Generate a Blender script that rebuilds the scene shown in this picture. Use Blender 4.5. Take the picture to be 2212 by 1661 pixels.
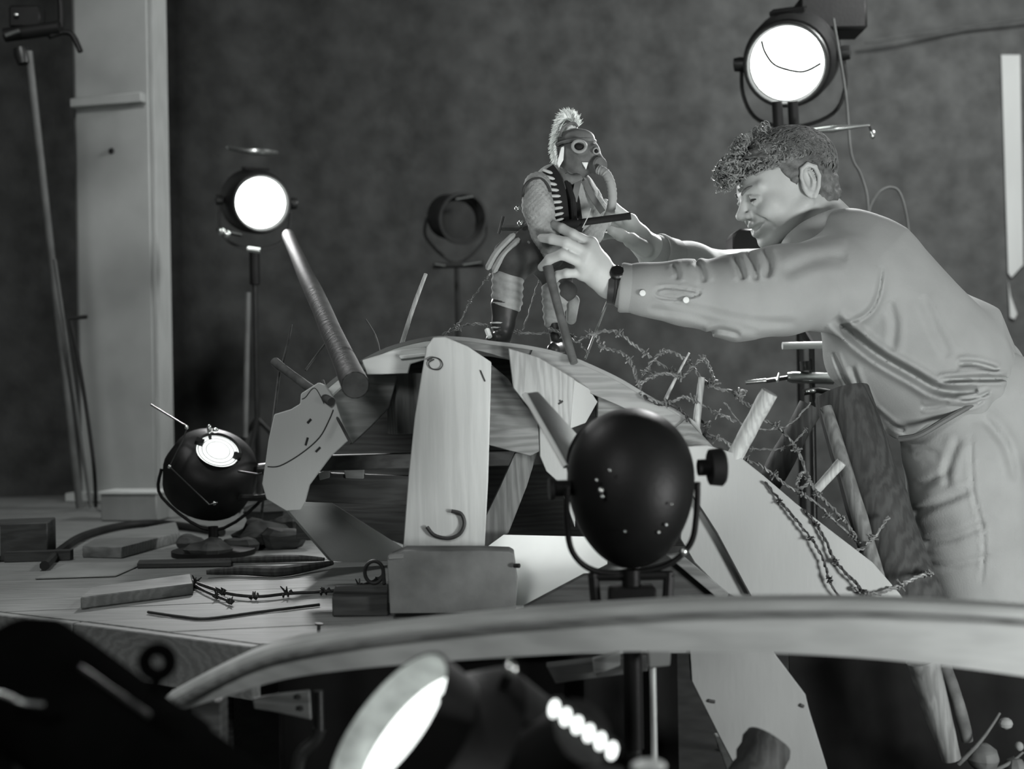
import bpy, bmesh, math, random
import numpy as np
from mathutils import Vector as V, Matrix

for o in list(bpy.data.objects): bpy.data.objects.remove(o)
random.seed(7)
scene = bpy.context.scene
COL = scene.collection
FPX = 2700.0                      # focal length in pixels of the 2212 x 1661 frame
CAMH = 1.15                       # camera height above the studio floor
PZ = 0.75                         # top of the plank platform
ROLL = math.radians(1.0)

# ------------------------------------------------------------------ camera
CX = V((math.cos(ROLL), 0, -math.sin(ROLL))); CU = V((math.sin(ROLL), 0, math.cos(ROLL))); CF = V((0, 1, 0))
CO = V((0, 0, CAMH))
cam = bpy.data.cameras.new('camera'); cam_o = bpy.data.objects.new('camera', cam); COL.objects.link(cam_o)
cam_o.matrix_world = Matrix(((CX.x, CU.x, -CF.x, CO.x), (CX.y, CU.y, -CF.y, CO.y), (CX.z, CU.z, -CF.z, CO.z), (0, 0, 0, 1)))
cam.sensor_width = 36; cam.lens = FPX*36/2212
cam.dof.use_dof = True; cam.dof.focus_distance = 2.5; cam.dof.aperture_fstop = 2.8
cam.clip_start = 0.05
scene.camera = cam_o
scene.view_settings.view_transform = 'Standard'; scene.view_settings.look = 'None'
scene.view_settings.exposure = 0.0; scene.view_settings.gamma = 1.0
scene.view_settings.use_curve_mapping = False

def P(px, py, d):                 # a point seen at pixel (px, py) that stands d metres in front of the camera
    return CO + CF*d + CX*((px-1106)/FPX*d) + CU*((830.5-py)/FPX*d)
def G(px, py, z=PZ):              # where the sight line through a pixel meets the level z
    r = P(px, py, 1.0)-CO
    return CO + r*((z-CAMH)/r.z)

# ------------------------------------------------------------------ world and studio flood lights
TINT = (0.955, 1.0, 0.972)
def g(v): return (v*TINT[0], v*TINT[1], v*TINT[2], 1.0)
w = bpy.data.worlds.new('world'); scene.world = w; w.use_nodes = True
w.node_tree.nodes['Background'].inputs[0].default_value = (1, 1, 1, 1)
w.node_tree.nodes['Background'].inputs[1].default_value = 0.085

def area(name, loc, target, size, power, spread=180):
    l = bpy.data.lights.new(name, 'AREA'); l.shape = 'DISK'; l.size = size; l.energy = power; l.spread = math.radians(spread)
    o = bpy.data.objects.new(name, l); COL.objects.link(o); o.location = loc
    o.rotation_euler = (V(target)-V(loc)).to_track_quat('-Z', 'Y').to_euler()
    return o
def spot(name, loc, target, power, angle, radius=0.05, blend=0.5):
    l = bpy.data.lights.new(name, 'SPOT'); l.energy = power; l.spot_size = math.radians(angle); l.spot_blend = blend
    l.shadow_soft_size = radius
    o = bpy.data.objects.new(name, l); COL.objects.link(o); o.location = loc
    o.rotation_euler = (V(target)-V(loc)).to_track_quat('-Z', 'Y').to_euler()
    return o
area('studio_flood', (-1.0, -0.6, 2.3), (0.1, 2.5, 1.05), 0.7, 27)            # overhead flood behind the camera
area('studio_low_flood', (1.32, 1.05, 0.80), (0.90, 2.5, 1.12), 0.40, 31)        # low lamp at the right of the camera
area('wall_glare_fill', (2.0, 3.0, 2.95), (1.8, 5.6, 1.6), 0.5, 130)           # added light that imitates veiling glare over the right backdrop
area('studio_top_light', (-1.3, 2.7, 3.0), (-0.6, 3.2, 1.0), 0.4, 20)

# ------------------------------------------------------------------ materials
MATS = {}
def nodes(name):
    m = bpy.data.materials.new(name); m.use_nodes = True
    return m, m.node_tree.nodes, m.node_tree.links, m.node_tree.nodes['Principled BSDF']
def plain(name, v, rough=0.6, metal=0.0, var=0.25, scale=12.0, bump=0.1, bscale=80.0, stretch=(1, 1, 1)):
    m, n, l, b = nodes(name)
    tc = n.new('ShaderNodeTexCoord'); mp = n.new('ShaderNodeMapping'); mp.inputs['Scale'].default_value = stretch
    l.new(tc.outputs['Object'], mp.inputs[0])
    nz = n.new('ShaderNodeTexNoise'); nz.inputs['Scale'].default_value = scale; nz.inputs['Detail'].default_value = 6
    l.new(mp.outputs[0], nz.inputs['Vector'])
    cr = n.new('ShaderNodeValToRGB'); cr.color_ramp.elements[0].position = 0.3; cr.color_ramp.elements[1].position = 0.7
    cr.color_ramp.elements[0].color = g(v*(1-var)); cr.color_ramp.elements[1].color = g(v*(1+var))
    l.new(nz.outputs[0], cr.inputs[0]); l.new(cr.outputs[0], b.inputs['Base Color'])
    b.inputs['Roughness'].default_value = rough; b.inputs['Metallic'].default_value = metal
    b.inputs['Specular IOR Level'].default_value = 0.5 if metal > 0.1 else 0.2
    if bump:
        n2 = n.new('ShaderNodeTexNoise'); n2.inputs['Scale'].default_value = bscale; n2.inputs['Detail'].default_value = 4
        l.new(mp.outputs[0], n2.inputs['Vector'])
        bp = n.new('ShaderNodeBump'); bp.inputs['Strength'].default_value = bump; bp.inputs['Distance'].default_value = 0.004
        l.new(n2.outputs[0], bp.inputs['Height']); l.new(bp.outputs[0], b.inputs['Normal'])
    MATS[name] = m; return m
def wood(name, v, axis='Z', dark=0.55, ring=16.0, rough=0.65, dist=6.0):
    m, n, l, b = nodes(name)
    tc = n.new('ShaderNodeTexCoord'); mp = n.new('ShaderNodeMapping')
    s = [1.0, 1.0, 1.0]; s['XYZ'.index(axis)] = 0.10
    mp.inputs['Scale'].default_value = s; mp.inputs['Location'].default_value = (0.021, 0.0, 0.017); l.new(tc.outputs['Object'], mp.inputs[0])
    wv = n.new('ShaderNodeTexWave'); wv.wave_type = 'RINGS'; wv.rings_direction = 'SPHERICAL'
    wv.inputs['Scale'].default_value = ring*1.4; wv.inputs['Distortion'].default_value = dist
    wv.inputs['Detail'].default_value = 4; wv.inputs['Detail Scale'].default_value = 3.0
    l.new(mp.outputs[0], wv.inputs['Vector'])
    nz = n.new('ShaderNodeTexNoise'); nz.inputs['Scale'].default_value = 60; nz.inputs['Detail'].default_value = 8
    l.new(mp.outputs[0], nz.inputs['Vector'])
    n3 = n.new('ShaderNodeTexNoise'); n3.inputs['Scale'].default_value = 9; n3.inputs['Detail'].default_value = 4
    l.new(tc.outputs['Object'], n3.inputs['Vector'])
    mx = n.new('ShaderNodeMix'); mx.data_type = 'FLOAT'; mx.inputs[0].default_value = 0.6
    l.new(wv.outputs['Fac'], mx.inputs[2]); l.new(nz.outputs[0], mx.inputs[3])
    mx2 = n.new('ShaderNodeMix'); mx2.data_type = 'FLOAT'; mx2.inputs[0].default_value = 0.35
    l.new(mx.outputs[0], mx2.inputs[2]); l.new(n3.outputs[0], mx2.inputs[3])
    cr = n.new('ShaderNodeValToRGB'); cr.color_ramp.elements[0].position = 0.22; cr.color_ramp.elements[1].position = 0.68
    cr.color_ramp.elements[0].color = g(v*dark); cr.color_ramp.elements[1].color = g(v)
    l.new(mx2.outputs[0], cr.inputs[0]); l.new(cr.outputs[0], b.inputs['Base Color'])
    b.inputs['Roughness'].default_value = rough; b.inputs['Specular IOR Level'].default_value = 0.15
    bp = n.new('ShaderNodeBump'); bp.inputs['Strength'].default_value = 0.25; bp.inputs['Distance'].default_value = 0.002
    l.new(mx.outputs[0], bp.inputs['Height']); l.new(bp.outputs[0], b.inputs['Normal'])
    MATS[name] = m; return m
def glow(name, strength):
    m, n, l, b = nodes(name)
    b.inputs['Base Color'].default_value = g(0.8); b.inputs['Emission Color'].default_value = g(1.0)
    b.inputs['Emission Strength'].default_value = strength; MATS[name] = m; return m

M_WALL = plain('backdrop_cloth', 0.052, 0.95, var=0.3, scale=9, bump=0.5, bscale=60)
M_FLOOR = plain('studio_floor_paint', 0.03, 0.8)
M_BLACK = plain('black_enamel', 0.008, 0.5, var=0.3, bump=0.08, bscale=120)
M_BLACK.node_tree.nodes['Principled BSDF'].inputs['Specular IOR Level'].default_value = 0.22
M_MATTE = plain('matte_black_paint', 0.003, 0.7, bump=0)
M_MATTE.node_tree.nodes['Principled BSDF'].inputs['Specular IOR Level'].default_value = 0.0
M_FADED = plain('faded_cable', 0.09, 0.9)
M_DIM = plain('dim_grey_metal', 0.030, 0.95)
M_POLED = plain('tarred_pole', 0.035, 0.6, var=0.3, scale=25)
M_POLE = plain('grey_pole', 0.13, 0.5, 0.2)
M_LINING = plain('hood_lining_paint', 0.30, 0.7, var=0.4, scale=30)
M_DARKM = plain('dark_metal', 0.035, 0.4, 0.6, bump=0.08)
M_STEEL = plain('bright_steel', 0.6, 0.25, 0.9, var=0.15)
M_REFL = plain('reflector_metal', 0.65, 0.45, 0.2, var=0.15)
M_LENS = glow('lit_lens', 9.0)
M_LENS2 = glow('lit_small_lens', 1.15)
M_LENS3 = glow('lit_hood_lens', 2.2)
M_SLOT = glow('lit_vent', 3.0)
M_RUBBER = plain('rubber_cable', 0.02, 0.6)
M_PLY = plain('plywood', 0.55, 0.7, var=0.12, scale=5, bump=0.1, bscale=120, stretch=(1, 1, 0.25))
M_PLYL = plain('weathered_plywood', 0.31, 0.7, var=0.12, scale=5, bump=0.1, bscale=120, stretch=(1, 1, 0.25))
M_PLYD = plain('stained_plywood', 0.22, 0.7, var=0.25, scale=5, bump=0.1, bscale=120, stretch=(1, 1, 0.25))
M_PLYD2 = plain('grimy_block', 0.15, 0.8, var=0.3, scale=14)
M_LOG2 = plain('dark_stick_bark', 0.09, 0.7, var=0.35, scale=30)
M_PINE = wood('pine_board', 0.46, 'Z', 0.84, 11, dist=7)
M_PINEB = wood('grained_pine', 0.30, 'Z', 0.6, 26, dist=5)
M_PINEX = wood('pine_plank', 0.23, 'X', 0.6, 18)
M_PINEW = wood('fresh_pine', 0.72, 'X', 0.75, 14)
M_OLD = wood('old_wood', 0.20, 'X', 0.45, 20)
M_OLDZ = wood('old_wood_upright', 0.17, 'Z', 0.45, 20)
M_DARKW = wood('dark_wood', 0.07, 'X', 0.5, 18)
M_LOG = wood('dark_log', 0.06, 'Z', 0.4, 18)
M_ENDG = plain('sawn_end', 0.15, 0.8, var=0.3, scale=40)
M_PALEW = wood('pale_stick', 0.42, 'Z', 0.6, 30)
M_BEAM = wood('beam_wood', 0.43, 'X', 0.75, 10)
M_PILLAR = plain('pillar_paint', 0.42, 0.7, var=0.14, scale=3.5, bump=0.1)
M_PAPER = plain('white_card', 0.85, 0.8, var=0.04, bump=0.05)
M_PENCIL = plain('pencil_line', 0.04, 0.8, bump=0)
M_WIRE = plain('rusty_wire', 0.15, 0.6, 0.3, var=0.4, scale=60)
M_WIRED = plain('dark_wire', 0.03, 0.6, 0.3, var=0.4, scale=60)
M_TWIG = plain('twig_bark', 0.08, 0.8, var=0.4, scale=30)
M_SKIN = plain('skin', 0.42, 0.5, var=0.08, scale=18, bump=0.05, bscale=200)
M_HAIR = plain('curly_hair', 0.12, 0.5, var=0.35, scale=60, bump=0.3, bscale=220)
M_CURL = plain('lit_curls', 0.20, 0.45, var=0.35, scale=60, bump=0)  # same hair made paler: the light on the curls is in the colour
M_SHIRT = plain('work_shirt', 0.265, 0.85, var=0.06, scale=14, bump=0.12, bscale=320)
M_TROU = plain('work_trousers', 0.27, 0.9, var=0.08, scale=12, bump=0.15, bscale=260)
M_SHIRTD = plain('shirt_buttons', 0.6, 0.4, bump=0)
M_WAIST = plain('waist_shade_tone', 0.09, 0.6)
M_LEATH = plain('watch_leather', 0.025, 0.45)

# ------------------------------------------------------------------ mesh helpers
def frame(ax):
    ax = V(ax).normalized()
    h = V((0, 0, 1)) if abs(ax.z) < 0.9 else V((1, 0, 0))
    u = ax.cross(h).normalized(); return ax, u, ax.cross(u).normalized()
class MB:
    def __init__(s): s.v = []; s.f = []
    def tube(s, pts, r, n=8, cap=True, closed=False):
        pts = [V(p) for p in pts]; k = len(pts)
        rr = r if isinstance(r, (list, tuple)) else [r]*k
        b0 = len(s.v); u = None
        for i, p in enumerate(pts):
            if closed: t = (pts[(i+1) % k]-pts[i-1])
            else: t = pts[min(i+1, k-1)]-pts[max(i-1, 0)]
            t.normalize()
            if u is None: _, u, w_ = frame(t)
            else:
                u = (u - t*u.dot(t)).normalized(); w_ = t.cross(u)
            for j in range(n):
                a = 2*math.pi*j/n
                s.v.append(p + (u*math.cos(a)+w_*math.sin(a))*rr[i])
        for i in range(k if closed else k-1):
            for j in range(n):
                a = b0+i*n+j; b = b0+i*n+(j+1) % n; i2 = (i+1) % k
                s.f.append((a, b, b0+i2*n+(j+1) % n, b0+i2*n+j))
        if cap and not closed:
            s.f.append(tuple(b0+j for j in range(n))[::-1]); s.f.append(tuple(b0+(k-1)*n+j for j in range(n)))
        return s
    def lathe(s, o, ax, prof, n=36, cap=(True, True)):
        ax, u, w_ = frame(ax); o = V(o); b0 = len(s.v)
        for t, r in prof:
            for j in range(n):
                a = 2*math.pi*j/n; s.v.append(o+ax*t+(u*math.cos(a)+w_*math.sin(a))*max(r, 1e-5))
        for i in range(len(prof)-1):
            for j in range(n):
                s.f.append((b0+i*n+j, b0+i*n+(j+1) % n, b0+(i+1)*n+(j+1) % n, b0+(i+1)*n+j))
        if cap[0]: s.f.append(tuple(b0+j for j in range(n))[::-1])
        if cap[1]: s.f.append(tuple(b0+(len(prof)-1)*n+j for j in range(n)))
        return s
    def ball(s, c, r, n=16, axes=None):
        c = V(c); r = (r, r, r) if not hasattr(r, '__len__') else r
        A = axes or (V((1, 0, 0)), V((0, 1, 0)), V((0, 0, 1)))
        b0 = len(s.v); m = n//2
        for i in range(m+1):
            th = math.pi*i/m
            for j in range(n):
                a = 2*math.pi*j/n; st = max(math.sin(th), 1e-3)
                s.v.append(c+A[0]*(r[0]*st*math.cos(a))+A[1]*(r[1]*st*math.sin(a))+A[2]*(r[2]*math.cos(th)))
        for i in range(m):
            for j in range(n):
                s.f.append((b0+i*n+j, b0+(i+1)*n+j, b0+(i+1)*n+(j+1) % n, b0+i*n+(j+1) % n))
        return s
    def prism(s, poly, vec):
        b0 = len(s.v); k = len(poly); vec = V(vec)
        s.v += [V(p) for p in poly]; s.v += [V(p)+vec for p in poly]
        s.f.append(tuple(range(b0, b0+k))); s.f.append(tuple(range(b0+2*k-1, b0+k-1, -1)))
        for i in range(k):
            j = (i+1) % k; s.f.append((b0+i, b0+k+i, b0+k+j, b0+j))
        return s
    def box(s, c, hx, hy, hz):
        c, hx, hy, hz = V(c), V(hx), V(hy), V(hz)
        return s.prism([c-hx-hy-hz, c+hx-hy-hz, c+hx-hy+hz, c-hx-hy+hz], hy*2)
    def build(s, name, mat, parent=None, bevel=0, sharp=38):
        return link_mesh(name, s.v, s.f, mat, parent, bevel, sharp)
def link_mesh(name, verts, faces, mat, parent=None, bevel=0, sharp=38):
    a = np.array([tuple(p) for p in verts], dtype=np.float64); c = a.mean(0)
    me = bpy.data.meshes.new(name)
    me.from_pydata((a-c).tolist(), [], faces)
    bm = bmesh.new(); bm.from_mesh(me)
    bmesh.ops.recalc_face_normals(bm, faces=bm.faces)
    if bevel:
        es = [e for e in bm.edges if len(e.link_faces) == 2 and e.calc_face_angle(0) > 0.5]
        bmesh.ops.bevel(bm, geom=es, offset=bevel, segments=1, affect='EDGES', clamp_overlap=True)
    bm.to_mesh(me); bm.free()
    me.shade_smooth(); me.set_sharp_from_angle(angle=math.radians(sharp))
    me.materials.append(mat)
    o = bpy.data.objects.new(name, me); COL.objects.link(o); put(o, V(c), parent)
    return o
WP = {}
def wpos(o): return WP[o.name]
def put(o, c, parent):
    WP[o.name] = V(c)
    if parent is not None:
        o.parent = parent; o.location = V(c)-wpos(parent)
    else: o.location = c
def tag(o, label, cat=None, group=None, kind=None):
    if label: o['label'] = label
    if cat: o['category'] = cat
    if group: o['group'] = group
    if kind: o['kind'] = kind
    return o
def thing(name, loc, label, cat, group=None):
    o = bpy.data.objects.new(name, None); COL.objects.link(o); o.empty_display_size = 0.05
    put(o, V(loc), None); return tag(o, label, cat, group)
def struct(o): o['kind'] = 'structure'; return o
def board(name, pts, th, mat, parent=None, d=None, bevel=0.0015, vec=None):
    q = [P(p[0], p[1], p[2] if len(p) > 2 else d) for p in pts]
    nrm = V((0, 0, 0))
    for i in range(len(q)):
        nrm += (q[i]-q[0]).cross(q[(i+1) % len(q)]-q[0])
    nrm.normalize()
    if nrm.y < 0: nrm = -nrm
    return MB().prism(q, (vec or nrm)*th if vec is None else vec).build(name, mat, parent, bevel)
def bar(mb, a, b, w, t, hint=(0, 1, 0)):
    a, b = V(a), V(b); d = (b-a); L = d.length; d.normalize()
    h = V(hint); h = (h-d*h.dot(d)).normalized(); s_ = d.cross(h)
    return mb.box((a+b)/2, s_*(w/2), h*(t/2), d*(L/2))
def pxpath(pts, d=None): return [P(p[0], p[1], p[2] if len(p) > 2 else d) for p in pts]
def spline(pts, n=6):
    pts = [V(p) for p in pts]; out = []
    for i in range(len(pts)-1):
        p0 = pts[max(i-1, 0)]; p1 = pts[i]; p2 = pts[i+1]; p3 = pts[min(i+2, len(pts)-1)]
        for k in range(n):
            t = k/n
            out.append(0.5*((2*p1)+(p2-p0)*t+(2*p0-5*p1+4*p2-p3)*t*t+(3*p1-p0-3*p2+p3)*t**3))
    out.append(pts[-1]); return out
def rnd(a): return random.uniform(-a, a)

# ------------------------------------------------------------------ distance-field surfaces (bodies and cloth)
class SDF:
    def __init__(s): s.groups = []; s.post = []
    def group(s): s.groups.append([]); return s.groups[-1]
    def _box(s):
        s.bb = []
        for gr in s.groups:
            lo = np.min([p[4] for p in gr if p[0] == '+'], axis=0); hi = np.max([p[5] for p in gr if p[0] == '+'], axis=0)
            s.bb.append((lo-0.05, hi+0.05))
        return np.min([b[0] for b in s.bb], axis=0), np.max([b[1] for b in s.bb], axis=0)
    def __call__(s, X):
        d = np.full(len(X), 0.5, dtype=np.float32)
        for gr, (lo, hi) in zip(s.groups, s.bb):
            m = np.all((X > lo) & (X < hi), axis=1)
            if not m.any(): continue
            Y = X[m]; e = np.full(len(Y), 0.5, dtype=np.float32)
            for op, fn, k, _, plo, phi in gr:
                q = np.all((Y > plo-0.05) & (Y < phi+0.05), axis=1)
                if not q.any(): continue
                f = fn(Y[q]); a = e[q]
                if op == '-': f, a = f, -a
                if k > 0:
                    h = np.clip(0.5+0.5*(a-f)/k, 0, 1); r = a*(1-h)+f*h-k*h*(1-h)
                else: r = np.minimum(a, f)
                e[q] = -r if op == '-' else r
            a = d[m]; k = 0.012
            h = np.clip(0.5+0.5*(a-e)/k, 0, 1); d[m] = a*(1-h)+e*h-k*h*(1-h)
        for f in s.post: d = f(X, d)
        return d
def rc(gr, a, b, ra, rb=None, k=0.01, op='+'):
    rb = ra if rb is None else rb
    a = np.array(tuple(a), np.float32); b = np.array(tuple(b), np.float32); ab = b-a; L2 = float(ab@ab)+1e-12
    def fn(X):
        t = np.clip(((X-a)@ab)/L2, 0, 1)
        return np.linalg.norm(X-a-t[:, None]*ab, axis=1)-(ra+(rb-ra)*t)
    R = max(ra, rb)
    gr.append((op, fn, k, None, np.minimum(a, b)-R, np.maximum(a, b)+R))
def el(gr, c, r, axes=None, k=0.01, op='+'):
    c = np.array(tuple(c), np.float32); r = np.array(r, np.float32)
    A = np.eye(3, dtype=np.float32) if axes is None else np.array([tuple(x) for x in axes], np.float32)
    def fn(X):
        q = (X-c)@A.T; k0 = np.linalg.norm(q/r, axis=1); k1 = np.linalg.norm(q/(r*r), axis=1)+1e-9
        return k0*(k0-1)/k1
    R = float(r.max()); gr.append((op, fn, k, None, c-R, c+R))
def path(gr, pts, r, k=0.01, op='+'):
    rr = r if hasattr(r, '__len__') else [r]*len(pts)
    for i in range(len(pts)-1): rc(gr, pts[i], pts[i+1], rr[i], rr[i+1], k, op)
def surfnet(sdf, h, B=8):
    lo, hi = sdf._box(); nb = np.ceil((hi-lo)/(B*h)).astype(int)+1
    I = np.stack(np.meshgrid(*[np.arange(x) for x in nb], indexing='ij'), -1).reshape(-1, 3)
    cen = (lo+(I+0.5)*B*h).astype(np.float32)
    I = I[np.abs(sdf(cen)) < B*h*1.25+0.022]
    gg = np.stack(np.meshgrid(*[np.arange(B+1)]*3, indexing='ij'), -1).reshape(-1, 3)
    D = np.empty((len(I), B+1, B+1, B+1), np.float32)
    for s0 in range(0, len(I), 1500):
        b = I[s0:s0+1500]
        X = (lo+((b[:, None]*B+gg[None]).reshape(-1, 3))*h).astype(np.float32)
        D[s0:s0+1500] = sdf(X).reshape(-1, B+1, B+1, B+1)
    S = D < 0; N = nb*B+2
    cs = np.zeros((len(I), B, B, B), np.int8)
    for i in (0, 1):
        for j in (0, 1):
            for k in (0, 1): cs += S[:, i:i+B, j:j+B, k:k+B]
    bi, ci, cj, ck = np.nonzero((cs > 0) & (cs < 8))
    cell = I[bi]*B+np.stack([ci, cj, ck], 1)
    acc = np.zeros((len(bi), 3)); cnt = np.zeros(len(bi))
    for ax in range(3):
        for u in (0, 1):
            for v in (0, 1):
                o0 = [0, 0, 0]; oth = [x for x in range(3) if x != ax]; o0[oth[0]] = u; o0[oth[1]] = v
                o1 = list(o0); o1[ax] = 1
                a = D[bi, ci+o0[0], cj+o0[1], ck+o0[2]]; b = D[bi, ci+o1[0], cj+o1[1], ck+o1[2]]
                m = (a < 0) != (b < 0); t = np.where(m, a/np.where(m, a-b, 1), 0)
                p = np.tile(np.array(o0, float), (len(bi), 1)); p[:, ax] = t
                acc[m] += p[m]; cnt[m] += 1
    Vt = lo+(cell+acc/cnt[:, None])*h
    key = (cell[:, 0]*N[1]+cell[:, 1])*N[2]+cell[:, 2]; order = np.argsort(key); ks = key[order]
    F = []
    for ax in range(3):
        sl0 = [slice(0, B)]*3; sl1 = list(sl0); sl1[ax] = slice(1, B+1)
        A = S[(slice(None),)+tuple(sl0)]; Bq = S[(slice(None),)+tuple(sl1)]
        e = np.nonzero(A != Bq); c = I[e[0]]*B+np.stack(e[1:], 1)
        o1, o2 = [x for x in range(3) if x != ax]; q = []; ok = np.ones(len(c), bool)
        for (u, v) in ((0, 0), (1, 0), (1, 1), (0, 1)):
            cc = c.copy(); cc[:, o1] -= u; cc[:, o2] -= v
            kk = (cc[:, 0]*N[1]+cc[:, 1])*N[2]+cc[:, 2]
            pos = np.clip(np.searchsorted(ks, kk), 0, len(ks)-1); ok &= ks[pos] == kk; q.append(order[pos])
        F.append(np.stack(q, 1)[ok])
    F = np.concatenate(F)
    X = Vt.astype(np.float32)
    for _ in range(2):
        d = sdf(X); gr = np.zeros_like(X); ep = h*0.3
        for ax in range(3):
            q = X.copy(); q[:, ax] += ep; gr[:, ax] = (sdf(q)-d)/ep
        n2 = (gr*gr).sum(1, keepdims=True)+1e-6
        st = -d[:, None]*gr/n2; ln = np.linalg.norm(st, axis=1, keepdims=True)
        X = X+st*np.minimum(1, h*0.5/np.maximum(ln, 1e-9))
    return X, F
def sdf_object(name, sdf, h, mat, parent=None):
    X, F = surfnet(sdf, h); return link_mesh(name, X, F.tolist(), mat, parent, 0, 80)
def wob(X, f, ph=0.0):            # smooth pseudo-noise from a few sines
    x, y, z = X[:, 0]*f, X[:, 1]*f, X[:, 2]*f
    return (np.sin(x*1.0+1.7*np.sin(y*0.9+ph)+ph)+np.sin(y*1.1+1.5*np.sin(z*0.8+1.3+ph))+np.sin(z*1.2+1.6*np.sin(x*0.7+2.1+ph)))/3

def pix(X):                       # pixel position and depth of points, for laying folds along seen lines
    q = X-np.array(tuple(CO), np.float32); d = np.maximum(q[:, 1], .1)
    x = q@np.array(tuple(CX), np.float32); u = q@np.array(tuple(CU), np.float32)
    return 1106+x/d*FPX, 830.5-u/d*FPX, d
def fold_lines(lines, dmax):
    L_ = []
    for pts, wd, amp in lines:
        q = spline([V((a, b, 0)) for a, b in pts], 4); L_.append((np.array([(p.x, p.y) for p in q], np.float32), wd, amp))
    def fn(X, d):
        px, py, dep = pix(X); near = np.abs(d) < .07; out = d.copy(); idx = np.nonzero(near & (dep < dmax))[0]
        x, y = px[idx], py[idx]; add = np.zeros(len(idx), np.float32)
        for q, wd, amp in L_:
            lo = q.min(0)-wd*3; hi = q.max(0)+wd*3
            m = np.nonzero((x > lo[0]) & (x < hi[0]) & (y > lo[1]) & (y < hi[1]))[0]
            if not len(m): continue
            best = np.full(len(m), 1e9, np.float32); bt = np.zeros(len(m), np.float32); n = len(q)-1
            for i in range(n):
                a = q[i]; ab = q[i+1]-a; t = np.clip(((x[m]-a[0])*ab[0]+(y[m]-a[1])*ab[1])/(ab@ab+1e-6), 0, 1)
                dd = (x[m]-a[0]-t*ab[0])**2+(y[m]-a[1]-t*ab[1])**2; u = dd < best; best[u] = dd[u]; bt[u] = (i+t[u])/n
            s_ = np.sqrt(best); tp = np.clip(np.minimum(bt, 1-bt)*6, 0, 1)**.5
            add[m] += amp*tp*(np.exp(-(s_/wd)**2)-.45*np.exp(-((s_-1.9*wd)/wd)**2))
        out[idx] += add*np.clip((dmax-dep[idx])/.06, 0, 1); return out
    return fn

# ================================================================== THE SETTING
def room():
    z1 = 3.6
    struct(MB().box((0, 2.2, -0.03), (4.2, 0, 0), (0, 4.4, 0), (0, 0, 0.03)).build('floor', M_FLOOR))
    # backdrop cloth: a wall with shallow hanging folds
    m = MB(); nx, nz = 150, 10
    for j in range(nz+1):
        for i in range(nx+1):
            x = -4.2+8.4*i/nx; z = z1*j/nz
            y = 5.55+0.018*math.sin(x*5.1+0.4*math.sin(z*1.3))+0.014*math.sin(x*11.3+1)*(0.4+z/z1)
            y += -0.05*math.exp(-((x-0.46-0.04*(z-2))/0.05)**2)*min(1, max(0, (z-1.6)/0.8))
            y += -0.04*math.exp(-((x+1.42)/0.03)**2)
            m.v.append(V((x, y, z)))
    for j in range(nz):
        for i in range(nx):
            a = j*(nx+1)+i; m.f.append((a, a+1, a+nx+2, a+nx+1))
    struct(m.build('wall_back', M_WALL, sharp=80))
    # diagonal seam of the cloth at the upper right
    q = [P(1870, 92, 5.46), P(2212, 40, 5.46), P(2380, 16, 5.46)]
    mm = MB(); mm.tube(q, 0.006, 6); struct(mm.build('trim_1', M_WALL))
    # side walls, rear wall and ceiling of the studio, outside the frame
    struct(MB().box((-4.25, 2.2, 1.8), (0.05, 0, 0), (0, 4.4, 0), (0, 0, 1.8)).build('wall_left', M_WALL))
    struct(MB().box((4.25, 2.2, 1.8), (0.05, 0, 0), (0, 4.4, 0), (0, 0, 1.8)).build('wall_right', M_WALL))
    struct(MB().box((0, 2.2, 3.65), (4.2, 0, 0), (0, 4.4, 0), (0, 0, 0.05)).build('ceiling', M_FLOOR))
room()

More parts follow.
